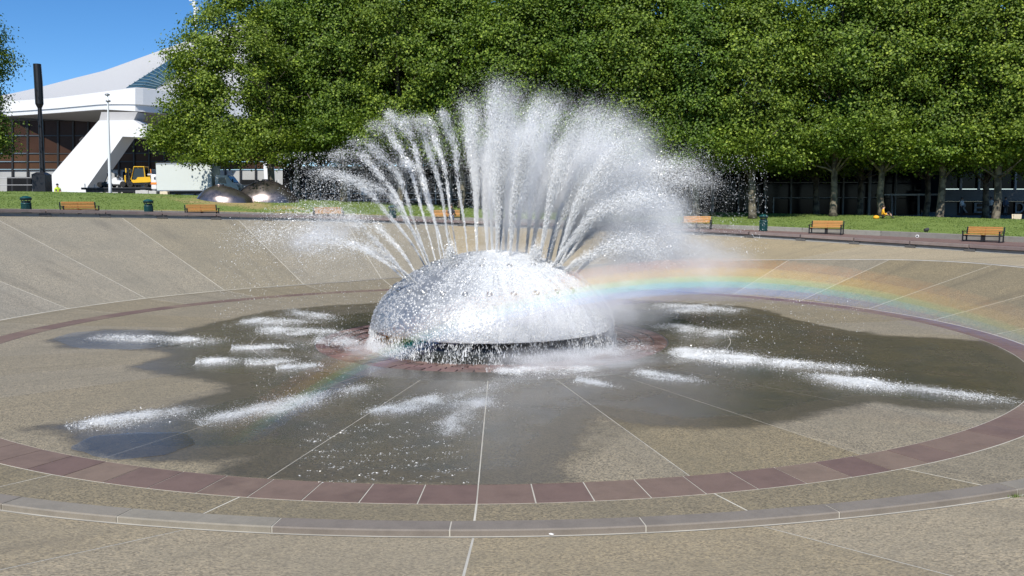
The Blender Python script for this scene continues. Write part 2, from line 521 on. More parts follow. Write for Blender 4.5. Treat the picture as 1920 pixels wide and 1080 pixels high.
step = periodic([(-130, .08), (-90, .085), (-50, .09), (0, .06), (40, .03), (80, .03), (110, .02), (125, .0), (160, 0), (200, 0), (215, .04)], 4)
wz = periodic([(145, 3.78), (137, 3.66), (125, 3.47), (111, 3.24), (97, 2.98), (82, 2.75), (67.4, 2.48), (59, 2.36), (52.6, 2.20), (37, 1.93), (20, 1.9), (-20, 2.3), (-60, 3.5), (-90, 4), (-140, 4), (165, 3.95)], 4)
zl = periodic([(62, 2.66), (51, 2.44), (46, 2.38), (35, 2.2), (10, 2.2), (80, 3.0), (97, 3.3), (111, 3.6), (125, 3.85), (137, 4.05), (150, 4.15), (180, 4.3), (-90, 4.4), (-30, 3)], 4)
zc = periodic([(137, 5.37), (131, 5.33), (124, 5.24), (111, 4.77), (101.5, 4.47), (92.6, 4.16), (70, 3.54), (57, 3.37), (50, 3.26), (41, 3.05), (20, 2.9), (0, 3), (-30, 3.5), (-90, 4.5), (180, 5.2), (155, 5.35)], 5)
R_LAWN, R_CREST = 36.8, 48.0

# wet areas of the floor, traced on the floor itself
WET = [
 (1.0, [(90, 638), (200, 618), (330, 622), (420, 602), (520, 582), (640, 572), (930, 556), (1150, 560), (1390, 574), (1470, 590), (1540, 603), (1640, 628), (1850, 640), (1960, 690), (1980, 760), (1800, 770), (1640, 756), (1560, 770), (1440, 795), (1300, 803), (1190, 792), (1120, 775), (1060, 850), (1065, 905), (900, 912), (640, 906), (390, 890), (480, 856), (330, 862), (160, 852), (150, 815), (60, 800), (150, 790), (340, 758), (420, 735), (405, 712), (300, 700), (250, 688), (330, 664), (280, 655), (120, 650)]),
 (.42, [(1060, 740), (1190, 790), (1260, 800), (1200, 850), (1080, 905), (1020, 900), (1030, 800)]),
 (.38, [(480, 856), (390, 890), (300, 880), (240, 866), (330, 850)]),
]
DRY = [(.8, [(1470, 592), (1530, 585), (1600, 592), (1640, 612), (1600, 618), (1540, 610)])]
def poly_sdf(P, poly):
    """signed distance (positive inside) of points P (n,2) to polygon (m,2)"""
    d = np.full(len(P), 1e9); ins = np.zeros(len(P), bool)
    for i in range(len(poly)):
        a, b = poly[i], poly[(i+1) % len(poly)]
        e = b - a; w = P - a
        t = np.clip((w @ e) / (e @ e), 0, 1)
        d = np.minimum(d, np.hypot(*(w - t[:, None] * e).T))
        c = ((a[1] > P[:, 1]) != (b[1] > P[:, 1])) & (P[:, 0] < (b[0]-a[0]) * (P[:, 1]-a[1]) / (b[1]-a[1] + 1e-12) + a[0])
        ins ^= c
    return np.where(ins, d, -d)
_wet_w = [(v, np.array([on_z(x, y)[:2] for x, y in pl])) for v, pl in WET]
_dry_w = [(v, np.array([on_z(x, y)[:2] for x, y in pl])) for v, pl in DRY]
def wetness(P):
    P = np.asarray(P)[:, :2]
    w = np.zeros(len(P))
    for v, pl in _wet_w:
        s = poly_sdf(P, pl)
        w = np.maximum(w, v * np.clip(.5 + s / 1.7, 0, 1))
    for v, pl in _dry_w:
        w = w - v * np.clip(.5 + poly_sdf(P, pl) / 1.0, 0, 1)
    return np.clip(w, 0, 1)
def wet_attr(me):
    n = len(me.vertices); co = np.empty(n*3, np.float32); me.vertices.foreach_get('co', co)
    a = me.attributes.new('wet', 'FLOAT', 'POINT')
    a.data.foreach_set('value', wetness(co.reshape(-1, 3)).astype(np.float32))

def polar(t0, t1, nt, rows):
    """rows: list of functions theta -> (r, z); grid mesh arrays"""
    th = np.linspace(t0, t1, nt + 1)
    V = []
    for fn in rows:
        r, z = fn(th)
        r = np.broadcast_to(r, th.shape); z = np.broadcast_to(z, th.shape)
        V.append(np.c_[r*np.cos(np.radians(th)), r*np.sin(np.radians(th)), z])
    V = np.concatenate(V); n = nt + 1
    i = np.arange(len(rows)-1)[:, None]*n + np.arange(nt)[None, :]
    Fc = np.stack([i, i+1, i+n+1, i+n], -1).reshape(-1, 4)[:, ::-1]
    return V, Fc
def slab(V, Fc, nt, nrow, th=.03):
    """give a panel grid a rim that goes down by th"""
    n = nt + 1
    loop = list(range(n)) + [k*n + nt for k in range(1, nrow)] + [(nrow-1)*n + k for k in range(nt-1, -1, -1)] + [k*n for k in range(nrow-2, 0, -1)]
    low = V[loop] - np.array([0, 0, th])
    base = len(V)
    m = len(loop)
    rim = np.array([(loop[k], loop[(k+1) % m], base + (k+1) % m, base + k) for k in range(m)])
    return np.concatenate([V, low]), np.concatenate([Fc, rim])

NSEG = 29
SEAM0 = -89.5
PITCHDEG = 360 / NSEG

def fdip(r):
    return -.34*np.clip((R_IN - r)/3.9, 0, 1)
# --- floor of the basin
basin = tag(empty('basin_floor'), 'wet pebble concrete floor of the fountain basin in wedge panels', 'floor', kind='structure')
V, Fc = polar(0, 360, 180, [lambda t: (R_IN - .08, -.02), lambda t: (R_IN, -.004), lambda t: (R_B1 + .3, -.004)])
link('grout_bed', np_mesh('grout_bed', V, Fc), MAT['grout'], basin)
for k in range(NSEG):
    t0 = SEAM0 + k*PITCHDEG; t1 = t0 + PITCHDEG
    rows = []
    for r in np.linspace(R_IN + .02, R_B0 - .02, 40):
        rows.append(lambda t, r=r: (r, 0.0))
    # constant-width joints: shift ends by g / r
    nt = 16
    V = []
    for r in np.linspace(R_IN + .008, R_B0 - .012, 40):
        g = math.degrees(.010 / r)
        th = np.radians(np.linspace(t0 + g, t1 - g, nt + 1))
        V.append(np.c_[r*np.cos(th), r*np.sin(th), np.zeros(nt + 1)])
    V = np.concatenate(V); n = nt + 1
    i = np.arange(39)[:, None]*n + np.arange(nt)[None, :]
    Fc = np.stack([i, i+1, i+n+1, i+n], -1).reshape(-1, 4)[:, ::-1]
    V, Fc = slab(V, Fc, nt, 40, .01)
    me = np_mesh('floor_panel', V, Fc); wet_attr(me)
    link('floor_panel', me, MAT['floor'], basin)
V, Fc = polar(0, 360, 120, [lambda t, r=r: (r, float(fdip(r))) for r in np.linspace(5.75, R_IN - .006, 12)])
me = np_mesh('inner_floor', V, Fc); wet_attr(me)
link('inner_floor', me, MAT['floor'], basin)
V, Fc = polar(0, 360, 120, [lambda t, r=r: (r, float(fdip(r)) - .012) for r in (3.0, 4.0, 5.0, 5.9)])
link('cobble_bed', np_mesh('cobble_bed', V, Fc), MAT['pedestal'], basin)
# red cobbles round the dome
for row in range(4):
    r0 = 4.02 + row*.43; nst = 58 + row*5
    mb = MB(); a = math.pi / nst
    pr = lambda r, s: (r*math.cos(s*(a - .02/r)), r*math.sin(s*(a - .02/r)))
    A = [pr(r0+.015, -1) + (-.03,), pr(r0+.415, -1) + (-.03,), pr(r0+.415, 1) + (-.03,), pr(r0+.015, 1) + (-.03,)]
    B = [(p[0]*.996, p[1]*.985, .012) for p in A]
    mb.prism(A, B)
    first = None
    for q in range(nst):
        if first is None:
            first = mb.build('cobble', MAT['cobble'], basin); o = first
        else:
            o = first.copy(); col.objects.link(o); o.parent = basin
        o.rotation_euler = (0, 0, 2*math.pi*(q + row*.5)/nst)
        o.location = (0, 0, float(fdip(r0 + .2)) + RNG.uniform(-.008, .008))
        o['wet'] = float(RNG.uniform(.2, .7))
# red granite border: 120 tiles
border = tag(empty('red_border'), 'ring of dark red granite tiles edging the basin floor', 'border', kind='structure')
N_T = 120
Vt, Ft = polar(-1.5 + .04, 1.5 - .04, 4, [lambda t, r=r: (r, .004) for r in (R_B0 + .012, R_B1 - .012)])
Vt, Ft = slab(Vt, Ft, 4, 2, .02)
tile_me = np_mesh('border_tile', Vt, Ft)
for q in range(N_T):
    o = link('border_tile', tile_me, MAT['red_tile'], border)
    t = SEAM0 + 1.5 + q*3.0
    o.rotation_euler = (0, 0, rad(t))
    p = np.array([[15.5*math.cos(rad(t)), 15.5*math.sin(rad(t)), 0]])
    o['wet'] = float(wetness(p)[0] * (.3 + .7*RNG.random()))

# --- sloping sides
side = tag(empty('bowl_slope'), 'sloping tan pebble concrete sides of the bowl with pale joints', 'bowl', kind='structure')
def low_row(f):
    return lambda t: (R_B1 + .01 + (rk(t) - R_B1 - .01) * f, zk(t) * f)
def up_row(f):
    def fn(t):
        r0 = rk(t) + .34; z0 = zk(t) - step(t) + .01
        return r0 + (R_RIM - r0) * f, z0 + (zr(t) - z0) * f
    return fn
rows = [low_row(f) for f in np.linspace(0, 1, 5)]
V, Fc = polar(0, 360, 360, [low_row(-.02)] + rows + [up_row(0)] + [up_row(f) for f in np.linspace(.08, 1.01, 14)])
V[:, 2] -= .003
link('grout_bed', np_mesh('grout_bed', V, Fc), MAT['grout2'], side)
for k in range(NSEG):
    t0 = SEAM0 + k*PITCHDEG; t1 = t0 + PITCHDEG
    for nm, fn, cnt in (('lower_slope_panel', low_row, 6), ('upper_slope_panel', up_row, 22)):
        V = []
        nt = 14
        for f in np.linspace(.004, .996, cnt):
            tm = .5*(t0 + t1); rr = float(fn(f)(np.array([tm]))[0][0]) if hasattr(fn(f)(np.array([tm]))[0], '__len__') else 20.
            g = math.degrees(.015 / rr)
            th = np.linspace(t0 + g, t1 - g, nt + 1)
            r, z = fn(f)(th)
            V.append(np.c_[r*np.cos(np.radians(th)), r*np.sin(np.radians(th)), z])
        V = np.concatenate(V); n = nt + 1
        i = np.arange(cnt-1)[:, None]*n + np.arange(nt)[None, :]
        Fc = np.stack([i, i+1, i+n+1, i+n], -1).reshape(-1, 4)[:, ::-1]
        V, Fc = slab(V, Fc, nt, cnt, .012)
        me = np_mesh(nm, V, Fc)
        if nm[0] == 'l': wet_attr(me)
        link(nm, me, MAT['floor'] if nm[0] == 'l' else (MAT['slope_grey'] if 95 < (.5*(t0 + t1)) % 360 < 235 else MAT['slope']), side)

V, Fc = polar(127.9, 227.1, 100, [lambda t: (rk(t) + .004, zk(t) + .002), lambda t: (rk(t) + .348, zk(t) - step(t) + .014)])
me = np_mesh('toe_strip', V, Fc); wet_attr(me)
link('toe_strip', me, MAT['floor'], side)
# --- spiral kerb of grey granite
kerb = tag(empty('spiral_kerb'), 'grey granite kerb spiralling round the basin with pale joints', 'kerb', kind='structure')
kt = [-133, -126.2, -118.6, -111.5, -105.3, -98.1, -90.5, -82.2, -73.4, -64, -54, -44, -34, -24, -14, -4, 6, 16, 25, 33, 41, 49, 57, 65, 73, 81, 89, 97, 105, 113, 121, 128]
for a, b in zip(kt[:-1], kt[1:]):
    g = .035
    th = np.linspace(a + g, b - g, 9)
    r0 = rk(th) + .005; zt = zk(th) + .012; st = step(th)
    w = .33
    prof = [(0, -.05), (0, .0), (.012, .008), (w - .02, .008), (w, -.008), (w, None)]
    V = []
    for dr, dz in prof:
        zz = zt + dz if dz is not None else zt - st - .06
        r = r0 + dr
        V.append(np.c_[r*np.cos(np.radians(th)), r*np.sin(np.radians(th)), zz])
    V = np.concatenate(V); n = 9
    i = np.arange(5)[:, None]*n + np.arange(8)[None, :]
    Fc = np.stack([i, i+1, i+n+1, i+n], -1).reshape(-1, 4)[:, ::-1]
    caps = [[i0 + k*n for k in range(6)] for i0 in (0, 8)]
    me = np_mesh('kerb_stone', V, Fc)
    bm = bmesh.new(); bm.from_mesh(me); bm.verts.ensure_lookup_table()
    for cp in caps: bm.faces.new([bm.verts[q] for q in cp])
    bmesh.ops.recalc_face_normals(bm, faces=bm.faces); bm.to_mesh(me); bm.free()
    link('kerb_stone', me, MAT['kerb'], kerb)
# pale mortar between the kerb stones
V, Fc = polar(-133, 128, 260, [lambda t: (rk(t) + .02, zk(t) - .03), lambda t: (rk(t) + .02, zk(t) + .012), lambda t: (rk(t) + .322, zk(t) + .012), lambda t: (rk(t) + .326, zk(t) - step(t) - .05)])
link('mortar_core', np_mesh('mortar_core', V, Fc), MAT['grout'], kerb)
# pale mortar line at the foot of the kerb
for nm, t0, t1, w0, w1, kind in (('mortar_line', -133, -20, .335, .385, 0), ('mortar_line', -20, 126, -.032, -.005, 1)):
    V, Fc = polar(t0, t1, 120, [lambda t, w0=w0: (rk(t) + w0, (zk(t) - step(t) if not kind else zk(t)*.99) + .02), lambda t, w1=w1: (rk(t) + w1, (zk(t) - step(t) if not kind else zk(t)) + .026)])
    link(nm, np_mesh(nm, V, Fc), MAT['grout'], kerb)

# --- rim wall with cap stones
rim = tag(empty('rim_wall'), 'low grey wall with purple brown cap stones round the top of the bowl', 'wall')
RT0, RT1 = 4.0, 176.0
V, Fc = polar(RT0, RT1, 172, [lambda t: (R_RIM, zr(t) - .1), lambda t: (R_RIM + .03, zr(t) + .19), lambda t: (R_RIM + .5, zr(t) + .19)])
link('wall_face', np_mesh('wall_face', V, Fc), MAT['wallface'], rim)
V, Fc = polar(RT0, RT1, 172, [lambda t: (R_RIM - .05, zr(t) + .012), lambda t: (R_RIM - .004, zr(t) + .02)])
link('mortar_line', np_mesh('mortar_line', V, Fc), MAT['grout'], rim)
SP = 5.8
q = 0
t = 8.0
while t < 172:
    a, b = t + .07, t + SP - .07
    th = np.linspace(a, b, 7)
    V = []
    for dr, dz in [(-.10, .215), (-.115, .235), (-.115, .385), (-.09, .40), (.42, .40), (.42, .215)]:
        r = R_RIM + dr
        V.append(np.c_[r*np.cos(np.radians(th)), r*np.sin(np.radians(th)), zr(th) + dz])
    V = np.concatenate(V); n = 7
    i = np.arange(6)[:, None]*n + np.arange(6)[None, :]
    Fc = np.stack([i, i+1, (i+n+1) % len(V), (i+n) % len(V)], -1).reshape(-1, 4)[:, ::-1]
    me = np_mesh('cap_stone', V, Fc)
    bm = bmesh.new(); bm.from_mesh(me); bm.verts.ensure_lookup_table()
    for i0 in (0, 6): bm.faces.new([bm.verts[i0 + k*n] for k in range(6)])
    bmesh.ops.recalc_face_normals(bm, faces=bm.faces); bm.to_mesh(me); bm.free()
    link('cap_stone', me, MAT['cap'], rim)
    tm = rad(t)
    z0 = float(zr(t))
    MB().box((0, 0, 0), (.10, .62, .2), bev=.01).build('pedestal', MAT['pedestal'], rim, loc=((R_RIM)*math.cos(tm), (R_RIM)*math.sin(tm), z0 + .1), rz=tm)
    t += SP
# --- walk, low wall, lawn, ground
V, Fc = polar(RT0 - 8, RT1 + 8, 180, [lambda t: (R_RIM + .43, wz(t) - .3), lambda t: (R_RIM + .44, wz(t)), lambda t: (R_LAWN - .16, wz(t) + .02)])
walk = tag(link('walkway', np_mesh('walkway', V, Fc), MAT['brickwalk']), 'red brick walkway between the bowl rim and the lawn', 'walkway', kind='structure')
loww = tag(empty('retaining_wall'), 'low weathered concrete retaining wall holding the lawn edge', 'wall')
t = 0.0
while t < 178:
    a, b = t + .03, t + 7.97
    th = np.linspace(a, b, 9)
    V = []
    for dr, dz in [(-.15, None), (-.15, .03), (-.13, .05), (.12, .05), (.12, None)]:
        zz = (zl(th) + dz) if dz is not None else wz(th) - .15
        r = R_LAWN + dr
        V.append(np.c_[r*np.cos(np.radians(th)), r*np.sin(np.radians(th)), zz])
    V = np.concatenate(V); n = 9
    i = np.arange(4)[:, None]*n + np.arange(8)[None, :]
    Fc = np.stack([i, i+1, i+n+1, i+n], -1).reshape(-1, 4)[:, ::-1]
    link('wall_section', np_mesh('wall_section', V, Fc), MAT['lowwall'], loww)
    t += 8
def lawn_z(r, t):
    f = np.clip((np.asarray(r) - R_LAWN) / (R_CREST - R_LAWN), 0, 1)
    return zl(t) + (zc(t) - zl(t)) * (1.25*f - .25*f*f)
rr = np.linspace(R_LAWN + .1, R_CREST, 26)
V, Fc = polar(-4, 184, 240, [lambda t, r=r: (r, lawn_z(r, t)) for r in rr])
V[:, 2] += .02*np.sin(V[:, 0]*1.7 + 1.3*np.sin(V[:, 1]*.9)) * np.sin(V[:, 1]*1.3)
me = np_mesh('lawn', V, Fc, True)
dry_c = on_r(440, 378, 42); dry2 = on_r(420, 392, 38)
th = np.degrees(np.arctan2(V[:, 1], V[:, 0]))
dry = np.exp(-((V[:, 0]-dry_c[0])/7)**2 - ((V[:, 1]-dry_c[1])/3.2)**2)*.75 + np.exp(-((np.hypot(V[:, 0], V[:, 1]) - R_LAWN - .3)/.7)**2)*np.where((th > 100) & (th < 132), .62, .3)
me.attributes.new('dry', 'FLOAT', 'POINT').data.foreach_set('value', dry.astype(np.float32))
tag(link('lawn', me, MAT['grass']), 'mown green lawn rising behind the bowl with dry patches', 'lawn', kind='structure')
def ground_z(r, t):
    r = np.asarray(r, float)
    base = zc(t) - .12 - .35*np.clip((r - 48)/4, 0, 1)
    far = np.clip((r - 60)/60, 0, 1)
    return base*(1 - far) + 4.2*far
rr = np.r_[R_CREST - .1, 49, 50, 52, 55, 60, 70, 85, 105, 130, 180, 300, 700, 2500]
V, Fc = polar(0, 360, 180, [lambda t, r=r: (r, ground_z(r, t)) for r in rr])
tag(link('ground', np_mesh('ground', V, Fc, True), MAT['ground']), 'grey brown paved ground under the trees and round the buildings', 'ground', kind='structure')
def gz(x, y):
    r = math.hypot(x, y); t = math.degrees(math.atan2(y, x))
    return float(lawn_z(r, t)) if r < R_CREST else float(ground_z(r, t))

# grass blades standing on the lawn (uncountable)
NB = 90000
th = RNG.uniform(22, 160, NB); r = np.sqrt(RNG.uniform(R_LAWN**2 + 4, R_CREST**2 - 2, NB))
px, py = r*np.cos(np.radians(th)), r*np.sin(np.radians(th)); pz = lawn_z(r, th)
keep = RNG.random(NB) > np.exp(-((px-dry_c[0])/7)**2 - ((py-dry_c[1])/3)**2)*.8
px, py, pz = px[keep], py[keep], pz[keep]; n = len(px)
a = RNG.uniform(0, 6.283, n); hgt = RNG.uniform(.02, .05, n); w = RNG.uniform(.02, .04, n)
lean = RNG.normal(0, .04, (n, 2))
B = np.c_[px, py, pz]
V = np.stack([B + np.c_[np.cos(a)*w, np.sin(a)*w, np.zeros(n)], B - np.c_[np.cos(a)*w, np.sin(a)*w, np.zeros(n)], B + np.c_[lean, hgt]], 1).reshape(-1, 3)
tag(link('grass', np_mesh('grass', V, np.arange(n*3).reshape(-1, 3)), MAT['blade']), 'short green grass blades growing over the lawn', 'grass', kind='stuff')
# ================================================================== arena (white roofed building)
arena = empty('arena', tuple(at_depth(255, 372, 118)))
tag(arena, 'large white arena with sweeping ribbed roof, skylight and slanted concrete buttress', 'building')
def child(o, parent):
    o.parent = parent
    o.matrix_parent_inverse = Matrix.Translation(parent.location).inverted()
    return o
def wpart(mb, name, mat, parent=arena, smooth=False):
    return child(mb.build(name, mat, None, smooth), parent)
def fdep(x):       # how far the eave is at that column
    return float(np.interp(x, [-140, 255, 720], [141, 118, 146]))
ftop = lambda x: float(np.interp(x, [-140, 30, 100, 190, 240, 265, 310, 380, 560, 720], [200, 189, 184, 172.5, 166, 165, 171, 182, 214, 242]))
fbot = lambda x: float(np.interp(x, [-140, 40, 100, 190, 250, 310, 380, 560, 720], [226, 216, 212, 205, 208, 213, 222, 247, 272]))
rtop = lambda x: float(np.interp(x, [-140, 18, 53, 80, 133, 195, 266, 324, 420, 560, 640, 720], [205, 176, 168.5, 162, 148, 132.5, 107, 86, 52, 20, 18, 30]))
xs = np.linspace(-140, 720, 60)
# fascia: a thick beam
A = MB()
V = []; Fc = []
for x in xs:
    d = fdep(x)
    mid = .3*ftop(x) + .7*fbot(x) 
    for yy, dd in ((ftop(x), 0), (mid, .0), (mid + .8, .25), (fbot(x), .35), (fbot(x), 3.0), (ftop(x), 3.0)):
        V.append(at_depth(x, yy, d + dd) if dd < 2 else np.r_[at_depth(x, yy, d)[:2] + np.array([0, dd]), at_depth(x, yy, d)[2]])
for i in range(len(xs) - 1):
    for k in range(6):
        j = (k + 1) % 6
        Fc.append((i*6 + k, i*6 + j, i*6 + 6 + j, i*6 + 6 + k))
A.add(V, Fc); wpart(A, 'fascia', MAT['white_paint'])
# roof skin with uv for its ribs
def roof_pt(x, v, lift=0.0):
    d0 = fdep(x)
    y = ftop(x) + (rtop(x) - ftop(x)) * v
    return at_depth(x, y - lift, d0 + .4 + 62 * v**1.1)
NV = 14
V = [roof_pt(x, v) for v in np.linspace(0, 1, NV) for x in xs]
n = len(xs)
Fc = [(j*n + i, j*n + i + 1, j*n + n + i + 1, j*n + n + i) for j in range(NV - 1) for i in range(n - 1)]
me = np_mesh('roof', np.array(V), np.array(Fc), True)
uvl = me.uv_layers.new(name='UVMap')
lv = np.empty(len(me.loops), np.int32); me.loops.foreach_get('vertex_index', lv)
uv = np.c_[(lv % n) / n, (lv // n) / (NV - 1)]
uvl.data.foreach_set('uv', uv.astype(np.float32).ravel())
roof = child(link('roof', me, MAT['roof']), arena)
# skylight: two slatted panels lying on the roof
def rp(x, y, lift=.8):
    v = (y - ftop(x)) / (rtop(x) - ftop(x)); return roof_pt(x, v, lift)
for poly in ([(236, 165.5), (264.5, 164), (345, 109), (345, 95)], [(265.5, 164), (292, 167.2), (345, 128), (345, 110)]):
    q = [rp(*p) for p in poly]
    dn = [p + np.array([0, 1.0, -.3]) for p in q]
    sk = wpart(MB().prism(q, dn), 'skylight', MAT['skylight'])
    for f in np.linspace(.04, .97, 15):
        a = q[0] + (q[3] - q[0]) * f; b = q[1] + (q[2] - q[1]) * f
        a = a + np.array([0, -.06, .06]); b = b + np.array([0, -.06, .06])
        o = MB().tube([a, b], .07, 4).build('slat', MAT['skylight_bar'])
        o.parent = sk
# soffit
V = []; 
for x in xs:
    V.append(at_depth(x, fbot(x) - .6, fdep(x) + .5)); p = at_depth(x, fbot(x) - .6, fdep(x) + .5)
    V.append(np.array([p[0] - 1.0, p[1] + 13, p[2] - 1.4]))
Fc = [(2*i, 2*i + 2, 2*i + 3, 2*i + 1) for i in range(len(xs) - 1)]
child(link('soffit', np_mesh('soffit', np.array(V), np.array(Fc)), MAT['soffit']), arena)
for k in range(3):
    p = at_depth(96 + k*13, 231 - k*.6, 134)
    wpart(MB().box(p, (.9, .9, .06), bev=.01), 'soffit_vent', MAT['darkgrey'])
# buttress
bt = [(185, 226), (251, 225), (275, 242), (273, 258), (230, 256), (164, 350), (161, 385), (93, 385), (92, 333)]
A = [at_depth(x, y, 116) for x, y in bt]
Bk = [p + np.array([0, 3.6, 0]) for p in A]
wpart(MB().prism(A, Bk), 'buttress', MAT['white_paint'])
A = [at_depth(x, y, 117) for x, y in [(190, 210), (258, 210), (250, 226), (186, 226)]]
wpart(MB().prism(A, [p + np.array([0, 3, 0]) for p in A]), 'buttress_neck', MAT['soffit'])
A = [at_depth(x, y, 115.9) for x, y in [(148, 262), (154, 256), (154, 258), (149, 263.5)]]
wpart(MB().prism(A, [p + np.array([0, .3, 0]) for p in A]), 'wall_light', MAT['darkgrey'])
A = [at_depth(x, y, 118) for x, y in [(492, 284), (507, 290), (512, 385), (499, 385)]]
wpart(MB().prism(A, [p + np.array([0, 1.6, 0]) for p in A]), 'pillar', MAT['white_paint'])
# glazed wall: panes, mullions, transoms, pale base
GD = 133.0
cols = [-5 + 28.5*k for k in range(-4, 20)]
rowsy = [(226, 254), (254, 287.5), (287.5, 303), (303, 317.5)]
def quadbox(x0, x1, y0, y1, dep, thick=.12):
    A = [at_depth(x, y, dep) for x, y in ((x0, y0), (x1, y0), (x1, y1), (x0, y1))]
    return MB().prism(A, [p + np.array([0, thick, 0]) for p in A])
for i in range(len(cols) - 1):
    for j, (y0, y1) in enumerate(rowsy):
        m = MAT['brown_glass2'] if (j == 2 or (j == 3 and i % 4)) else MAT['brown_glass']
        if cols[i] < -5: m = MAT['lower_wall'] if j % 2 else MAT['brown_glass']
        wpart(quadbox(cols[i] + .8, cols[i+1] - .8, y0 + .5, y1 - .5, GD), 'pane', m)
    p0, p1 = at_depth(cols[i], 225, GD - .1), at_depth(cols[i], 372, GD - .1)
    wpart(MB().tube([p0, p1], .16, 6), 'mullion', MAT['mullion'])
for y in (254, 287.5, 303, 317.8):
    a, b = at_depth(cols[0], y, GD - .05), at_depth(cols[-1], y, GD - .05)
    wpart(MB().box((a + b) / 2, (b[0] - a[0], .1, .14)), 'transom', MAT['mullion'])
wpart(quadbox(cols[0], cols[-1], 318.5, 385, GD + .1, .4), 'lower_wall', MAT['lower_wall'])
for x0, x1, y0, y1 in ((13, 58, 332, 372), (60, 70, 332, 352), (452, 485, 337, 346), (230, 262, 322, 372)):
    wpart(quadbox(x0, x1, y0, y1, GD - .15, .2), 'doorway', MAT['pav_interior'])
a, b = at_depth(cols[0], 347, GD - 2), at_depth(92, 347, GD - 2)
for y in (333.5, 347):
    a, b = at_depth(-60, y, GD - 2.5), at_depth(92, y, GD - 2.5)
    wpart(MB().tube([a, b], .05, 6), 'railing', MAT['steel'])

# ================================================================== pavilion with dark glass on the right
PD = 85.0
pav = empty('glass_pavilion', tuple(at_depth(1500, 405, PD)))
tag(pav, 'long low pavilion of dark glass with pale flat roof edge behind the trees', 'building')
pv = lambda mb, name, mat: wpart(mb, name, mat, pav)
pv(quadbox(545, 1768, 311.5, 317.2, PD - 1.5, 12), 'roof_edge', MAT['pav_fascia'])
pv(quadbox(530, 1768, 317.4, 420, PD + 7, .3), 'back_wall', MAT['pav_interior'])
colx = [552 + 49*k for k in range(0, 25)]
for i in range(len(colx) - 1):
    x0, x1 = colx[i], colx[i+1]
    for y0, y1 in ((317.4, 343), (345, 372), (373, 412)):
        pv(quadbox(x0 + 1, x1 - 1, y0, y1 - .3, PD + .3, .05), 'pane', MAT['pav_glass'])
    a, b = at_depth(x0, 317, PD), at_depth(x0, 415, PD)
    pv(MB().box((a + b) / 2, (.28 if i % 2 == 0 else .12, .2, a[2] - b[2]), bev=.02), 'column', MAT['pav_frame'])
for y in (344, 372.5):
    a, b = at_depth(640, y, PD + .1), at_depth(1655, y, PD + .1)
    pv(MB().box((a + b) / 2, (b[0] - a[0], .16, .09), ry=-ROLL*0), 'transom', MAT['pav_frame'])
for x0, x1 in ((1421, 1435), (1436, 1450)):
    dr = pv(quadbox(x0, x1, 370, 412, PD - .2, .06), 'door', MAT['pav_glass'])
    for xx in (x0, x1):
        a, b = at_depth(xx, 370, PD - .25), at_depth(xx, 412, PD - .25)
        o = MB().box((a + b) / 2, (.09, .1, a[2] - b[2])).build('door_frame', MAT['pav_fascia']); o.parent = dr
# upper storey
pv(quadbox(1560, 2100, 283, 289, PD + 2, 9), 'upper_roof_edge', MAT['pav_panel'])
ux = [1560 + 17*k for k in range(0, 32)]
for i in range(len(ux) - 1):
    pv(quadbox(ux[i] + 1.2, ux[i+1] - 1.2, 290, 311, PD + 4, .08), 'window', MAT['pav_glass'] if i % 7 != 3 else MAT['pav_panel'])
    a, b = at_depth(ux[i], 288, PD + 3.9), at_depth(ux[i], 312, PD + 3.9)
    pv(MB().box((a + b) / 2, (.14, .2, a[2] - b[2])), 'column', MAT['pav_frame'])
# right wing with concrete band
pv(quadbox(1768, 2100, 355, 377.5, PD - 3.5, .4), 'concrete_band', MAT['pav_panel'])
wx = [1768 + 34*k for k in range(0, 10)]
for i in range(len(wx) - 1):
    pv(quadbox(wx[i] + .8, wx[i+1] - .8, 312, 354, PD - 2.5, .06), 'window', MAT['pav_glass'])
    a, b = at_depth(wx[i], 311, PD - 2.7), at_depth(wx[i], 355, PD - 2.7)
    pv(MB().box((a + b) / 2, (.2, .2, a[2] - b[2])), 'column', MAT['pav_frame'])
wall_r = pv(quadbox(1768, 2100, 377.6, 430, PD - 2.4, .3), 'ground_floor_wall', MAT['pav_glass'])
pv(quadbox(1768, 1794, 379, 406, PD - 2.6, .1), 'wall_panel', MAT['pav_panel'])
for x, y in ((1672, 374), (1722, 374)):
    a, b = at_depth(x, y - 9, PD - .6), at_depth(x, 412, PD - .6)
    pv(MB().tube([a, b], .12, 8), 'post', MAT['pav_frame'])
a, b = at_depth(1658, 365, PD - .7), at_depth(1762, 365, PD - .7)
pv(MB().box((a + b) / 2, (b[0] - a[0], .3, .16)), 'canopy_edge', MAT['pav_fascia'])
for ch, x0, x1 in (('R', 1798, 1815), ('E', 1826, 1844), ('S', 1853, 1868), ('I', 1881, 1889), ('D', 1903, 1921)):
    cu = bpy.data.curves.new('letter', 'FONT'); cu.body = ch; cu.extrude = .04; cu.align_x = 'LEFT'
    to = bpy.data.objects.new('letter', cu); col.objects.link(to)
    bpy.context.view_layer.update()
    me = bpy.data.meshes.new_from_object(to.evaluated_get(bpy.context.evaluated_depsgraph_get()))
    bpy.data.objects.remove(to)
    co = np.empty(len(me.vertices)*3, np.float32); me.vertices.foreach_get('co', co); co = co.reshape(-1, 3)
    p0, p1 = at_depth(x0, 399, PD - 2.55), at_depth(x1, 379.5, PD - 2.55)
    mn, mx = co.min(0), co.max(0)
    out = np.c_[p0[0] + (co[:, 0]-mn[0])/(mx[0]-mn[0])*(p1[0]-p0[0]), p0[1] - co[:, 2], p0[2] + (co[:, 1]-mn[1])/(mx[1]-mn[1])*(p1[2]-p0[2])]
    me.vertices.foreach_set('co', out.astype(np.float32).ravel()); me.update()
    me.materials.clear()
    child(link('letter', me, MAT['letter']), pav)

